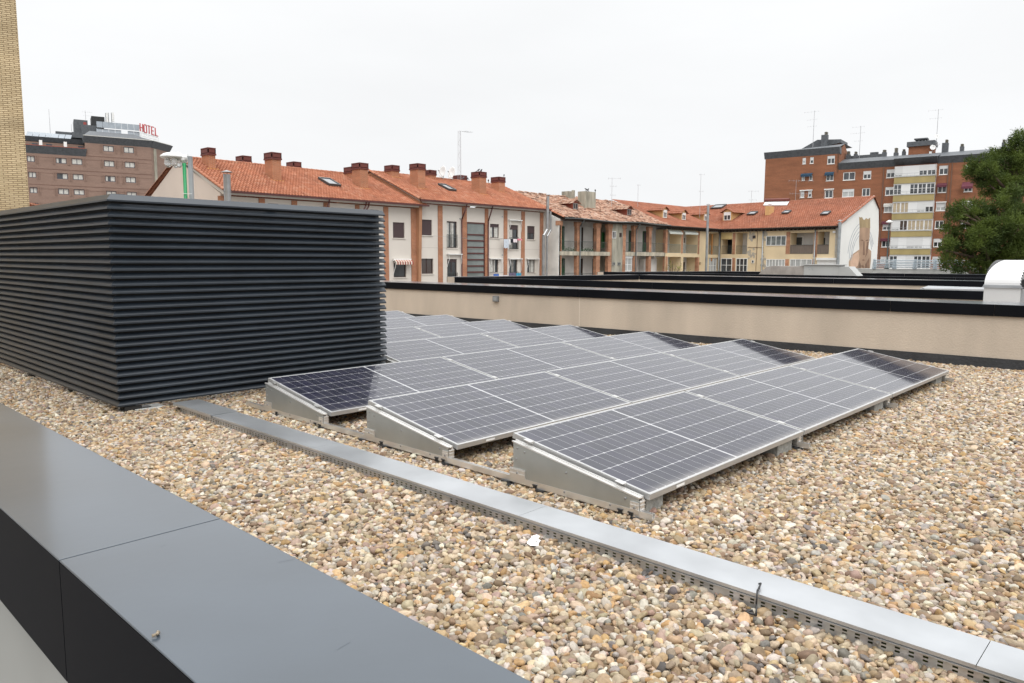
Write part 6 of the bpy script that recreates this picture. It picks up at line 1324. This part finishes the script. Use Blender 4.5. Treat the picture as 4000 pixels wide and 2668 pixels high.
def elbow():
    D = 11.5; c = at(k8(2140, 300), D); F = Face((c[0], c[1]), 180, k8)
    m_w = mat('white_duct', (.60, .60, .595), .4, 0, .03, 2, coat=.2); r = empty('duct_elbow', F.w(0, F.uv(2100, 470)[1], 0), 'large white curved duct outlet at the right edge', 'duct')
    ext = [(1888, 620), (1895, 470), (1900, 400), (1908, 320), (1918, 250), (1932, 195), (1952, 150), (1978, 122), (2020, 108), (2100, 104), (2700, 104), (2700, 330), (2310, 330), (2305, 470), (2300, 620)]
    # the curved outer sheet seen from outside: arc in side view, swept in depth
    x0 = F.uv(1895, 380)[0]; x1 = F.uv(2320, 380)[0]; zt = F.uv(2100, 104)[1]; zb = F.uv(2100, 620)[1]; R_ = .42
    prof = []; dn_ = 1.25
    for k in range(13):
        t = PI/2*k/12; prof.append((dn_*math.sin(t)-dn_, zb+0))
    # arc over depth: from vertical front face (d=0) curving back to horizontal top
    zc = F.uv(2100, 400)[1]; hgt = zt-zc; arc = [(-(1-math.cos(PI/2*k/14))*.95, zc+hgt*math.sin(PI/2*k/14)) for k in range(15)]
    b = MB(); Q = [(0, zb)]+arc+[(-2.0, zt)]
    taper = lambda z: x0+ (max(0, (z-zc))/hgt)**3*.10
    for (d0, z0), (d1, z1) in zip(Q[:-1], Q[1:]): b.poly([F.w(taper(z0), z0, d0), F.w(x1, z0, d0), F.w(x1-.02*(z1 > zc), z1, d1), F.w(taper(z1), z1, d1)])
    b.build('curved_sheet', m_w, r, smooth=True, recalc=False)
    b = MB(); side = Q+[(-2.0, zb)]
    b.poly([F.w(x1, z, d) for d, z in side]); b.poly([F.w(x0, z, d) for d, z in side][::-1]); b.build('duct_cheek', mat('duct_grey', (.33, .34, .35), .5, .3), r, recalc=False)
    b = MB(); b.fbox(F, x0-.01, x1+.01, zc-.012, zc+.012, -.02, .012); b.fbox(F, x0-.02, x1+.03, F.uv(2100, 418)[1]-.01, F.uv(2100, 418)[1]+.01, -.02, .02); b.build('joint_flange', m_galv2, r)
    b = MB(); 
    for k in range(5): z = F.uv(2330, 350+k*22)[1]; b.fbox(F, x1+.01, x1+.09, z, z+.03, -.12, -.02)
    b.build('flexible_collar', m_black, r)
elbow()
def flat_duct():
    z = .62; c = [np.array(onz(k8(*p), z)) for p in ((1155, 432), (2060, 445), (2130, 425), (1250, 400))]
    r = MB(); lo = [p-np.array([0, 0, .05]) for p in c]; r.hexa(lo+c); o = r.build('duct_cover', m_galv2); tag(o, 'flat galvanised duct cover lying beside the white curved duct', 'duct cover')
    b = MB()
    for t in (.05, .93): p = c[0]*(1-t)+c[1]*t; b.lathe((p[0]+.02, p[1]+.02, p[2]), [(.02, 0), (.02, .01), (.001, .012)], 8)
    b.build('bolt', m_steel, o); b = MB(); m_ = [p*.96+sum(c)/4*.04-np.array([0, 0, .06]) for p in c]; b.hexa([p*[1, 1, 0]+[0, 0, G-.04] for p in m_]+m_); b.build('duct_body', m_galv2, o)
flat_duct()
# ================================================================== footbridge and lamp post
def bridge():
    D = 66; c = at(k6(1250, 1405), D); F = Face((c[0], c[1]), math.degrees(CX['yaw'])+84, k6); r = empty('footbridge', (c[0], c[1], -7.5), 'concrete footbridge with pale blue grey steel railing', 'footbridge')
    m_bl = mat('pale_blue_steel', (.42, .48, .52), .45, .2, .08, 3)
    s0 = F.uv(985, 1400)[0]; s1 = F.uv(1900, 1400)[0]; zt = F.uv(1250, 1397)[1]; zb = F.uv(1250, 1425)[1]
    part_box(r, 'deck', mat('pale_concrete', (.42, .42, .40), .9, 0, .12, 1.5), F, (s0, s1+8, zb-.3, zt), -3, 0)
    for s_ in (s0+2, (s0+s1)/2, s1+2): part_box(r, 'pier', m_conc, F, (s_-.4, s_+.4, -7.5, zb-.3), -2.5, -.5)
    for i in range(8):
        x = 998+170*i if i < 4 else 1510+172*(i-3); u = F.uv(x, 1380)[0]; zu = F.uv(1250, 1315)[1]
        b = MB(); b.hexa([F.w(u-.15, zt, -.1), F.w(u+.15, zt, -.1), F.w(u+.15, zt, .1), F.w(u-.15, zt, .1), F.w(u-.06, zu, -.1), F.w(u+.06, zu, -.1), F.w(u+.06, zu, .1), F.w(u-.06, zu, .1)]); b.build('post', m_bl, r)
    for y in (1325, 1340, 1352, 1366, 1382): z = F.uv(1250, y)[1]; b = MB(); b.bar(F.w(s0, z, .12), F.w(s1+8, z, .12), .04, seg=6); b.build('rail', m_bl, r)
    u = F.uv(1131, 1200)[0]; z0, z1 = zt, F.uv(1135, 1012)[1]; q = F.w(u, zt, -.3)
    b = MB(); b.lathe((q[0], q[1], zt), [(.2, 0), (.17, .3), (.09, .5), (.06, .7), (.05, z1-zt)], 10); o = b.build('lamp_post', mat('dark_green_grey', (.06, .08, .08), .5), smooth=True); tag(o, 'slender dark lamp post on the footbridge before the balconies', 'lamp post')
    b = MB(); b.lathe((q[0], q[1], z1), [(.05, 0), (.25, .05), (.28, .14), (.1, .25), (.001, .28)], 10); b.build('lamp_head', m_white, o, smooth=True)
bridge()
# ================================================================== trees
def leaves(name, m, blobs, per, size, parent, seed, needle=.0, flat=.75):
    """leaf-sized faces gathered in twig clumps through the crown's volume"""
    rg = np.random.default_rng(seed); V, F_ = [], []; vs = []; tot = 0
    for (c, R_) in blobs:
        nt2 = int(per*R_*R_); d = rg.normal(size=(nt2, 3)); d /= np.linalg.norm(d, axis=1)[:, None]
        rad = R_*(1-np.abs(rg.normal(0, .16, nt2)))*(1+.16*np.sin(5*d[:, 0]+c[0])*np.cos(6*d[:, 2]+c[1])); P = np.array(c)+d*rad[:, None]*np.array([1, 1, flat])
        for k in range(6):
            o = P+rg.normal(0, size*.9, P.shape); a = rg.normal(size=P.shape); a += d*1.2+np.array([0, 0, .7]); a /= np.linalg.norm(a, axis=1)[:, None]
            b_ = np.cross(a, rg.normal(size=P.shape)); b_ /= np.linalg.norm(b_, axis=1)[:, None]; s_ = size*rg.uniform(.6, 1.3, (len(P), 1))
            vs.append(np.stack([o-b_*s_*.22, o+b_*s_*.22, o+a*s_*1.5], 1))
    T = np.concatenate(vs).reshape(-1, 3); n = len(T)//3; me = bpy.data.meshes.new(name)
    me.vertices.add(len(T)); me.vertices.foreach_set('co', T.ravel()); me.loops.add(3*n); me.loops.foreach_set('vertex_index', np.arange(3*n)); me.polygons.add(n); me.polygons.foreach_set('loop_start', np.arange(0, 3*n, 3)); me.polygons.foreach_set('loop_total', np.full(n, 3)); me.update()
    me.materials.append(m); o = bpy.data.objects.new(name, me); COL.objects.link(o); o.parent = parent
    if parent.type == 'EMPTY': o.matrix_parent_inverse = Matrix.Translation(-parent.matrix_basis.translation)
    return o
def leaf_mat(name, c1, c2, sc=.5):
    m = bpy.data.materials.new(name); m.use_nodes = True; N = m.node_tree.nodes; L = m.node_tree.links; b = N['Principled BSDF']; b.inputs['Roughness'].default_value = .65; b.inputs['Specular IOR Level'].default_value = .25
    tc = N.new('ShaderNodeTexCoord'); no = N.new('ShaderNodeTexNoise'); no.inputs['Scale'].default_value = sc; no.inputs['Detail'].default_value = 5; L.new(tc.outputs['Object'], no.inputs['Vector'])
    cr = N.new('ShaderNodeValToRGB'); cr.color_ramp.elements[0].position = .35; cr.color_ramp.elements[1].position = .68; cr.color_ramp.elements[0].color = (*c1, 1); cr.color_ramp.elements[1].color = (*c2, 1); L.new(no.outputs[0], cr.inputs[0]); L.new(cr.outputs[0], b.inputs['Base Color'])
    tr = N.new('ShaderNodeBsdfTranslucent'); L.new(cr.outputs[0], tr.inputs[0]); ms = N.new('ShaderNodeMixShader'); ms.inputs[0].default_value = .3; out = [n for n in N if n.type == 'OUTPUT_MATERIAL'][0]
    L.new(b.outputs[0], ms.inputs[1]); L.new(tr.outputs[0], ms.inputs[2]); L.new(ms.outputs[0], out.inputs[0]); return m
m_pine = leaf_mat('pine_needles', (.032, .054, .012), (.115, .155, .027), .6)
m_bark = mat('pine_bark', (.11, .075, .055), .95, 0, .35, 3, .5, 8)
def pine(label, D, circles, trunkpx, seed, extra=2, R_scale=.9):
    rg = np.random.default_rng(seed); base = at(k6(*trunkpx), D); x, y = base[0], base[1]
    r = empty('pine_tree', (x, y, -7.5), label, 'tree', 'pines behind the roof')
    bl = []
    for (px, py, rp) in circles:
        R_ = rp/2.1476/CX['f']*D; c = at(k6(px, py), D+rg.uniform(-1.5, 1.5)*R_); bl.append((c, R_*.66))
        for k in range(5):
            t = rg.uniform(0, 2*PI); f = rg.uniform(.6, 1.05); c2 = at(k6(px+rp*f*math.cos(t), py+rp*f*math.sin(t)*.8), D+rg.uniform(-1.2, 1.2)*R_); bl.append((c2, R_*rg.uniform(.22, .42)))
    leaves('crown', m_pine, bl, 520, .125, r, seed)
    b = MB(); top = max(c[2] for c, _ in bl); b.bar((x, y, -7.5), (x+.3, y+.2, top-3), .42, .16, seg=12)
    for (c, R_) in bl[::6]:
        z0 = min(top-3, max(-2, c[2]-2.2*R_-.5)); f = (z0+7.5)/(top+4.5); b.bar((x+.3*f, y+.2*f, z0), tuple(c), .14, .04, seg=7)
    b.build('trunk', m_bark, r, smooth=True)
pine('tall umbrella pine at the right edge with rounded green clumps', 58, [(2240, 300, 75), (2180, 330, 60), (2215, 400, 95), (2120, 420, 85), (2040, 440, 70), (1985, 470, 60), (1850, 560, 95), (1790, 560, 55), (1950, 560, 115), (2060, 560, 130), (2180, 560, 140), (1930, 660, 100), (2040, 690, 120), (2170, 690, 130), (1990, 760, 80), (2290, 480, 120), (2330, 640, 130), (2120, 790, 90), (2330, 330, 90)], (2150, 1300), 21)
pine('broad dark pine in front, lower at the right, spreading to the footbridge', 48, [(1700, 900, 75), (1640, 960, 50), (1790, 960, 110), (1740, 860, 45), (1880, 860, 80), (1900, 960, 120), (1640, 1060, 70), (1760, 1090, 130), (1900, 1120, 150), (2050, 900, 110), (2060, 1040, 150), (2190, 900, 120), (2210, 1060, 150), (1620, 1190, 65), (1720, 1240, 120), (1880, 1270, 150), (2040, 1250, 150), (2200, 1250, 150), (1560, 1230, 30), (1600, 1330, 70), (1740, 1380, 100), (1900, 1400, 120), (2100, 1400, 130), (2320, 950, 140), (2350, 1150, 150), (2150, 760, 75), (2330, 1350, 150)], (2000, 1420), 22)
def shrub(label, D, circles, m, seed, kx=k4, per=60, size=.10):
    base = at(kx(*circles[0][:2]), D); r = empty('small_tree', (base[0], base[1], -7.5), label, 'tree'); rg = np.random.default_rng(seed); bl = []
    for (px, py, rp) in circles: bl.append((at(kx(px, py), D+rg.uniform(-.4, .4)), rp/2.9388/CX['f']*D))
    leaves('crown', m, bl, per, size, r, seed); b = MB(); b.bar((base[0], base[1], -7.5), (base[0], base[1], base[2]), .06, .02, seg=6)
    for c, R_ in bl: b.bar((base[0], base[1], base[2]-.8), tuple(c+np.array([0, 0, R_*.6])), .03, .01, seg=5)
    b.build('trunk', m_bark, r)
shrub('young yellow green tree tip rising before the ochre house balconies', 46, [(1690, 1080, 45), (1660, 1020, 30), (1650, 1090, 35), (1740, 1070, 35), (1800, 1040, 25), (1790, 1090, 40), (1850, 1095, 30), (1700, 1000, 14), (1905, 1105, 18)], leaf_mat('yellow_green_leaf', (.12, .15, .025), (.30, .30, .06), 1.5), 31)
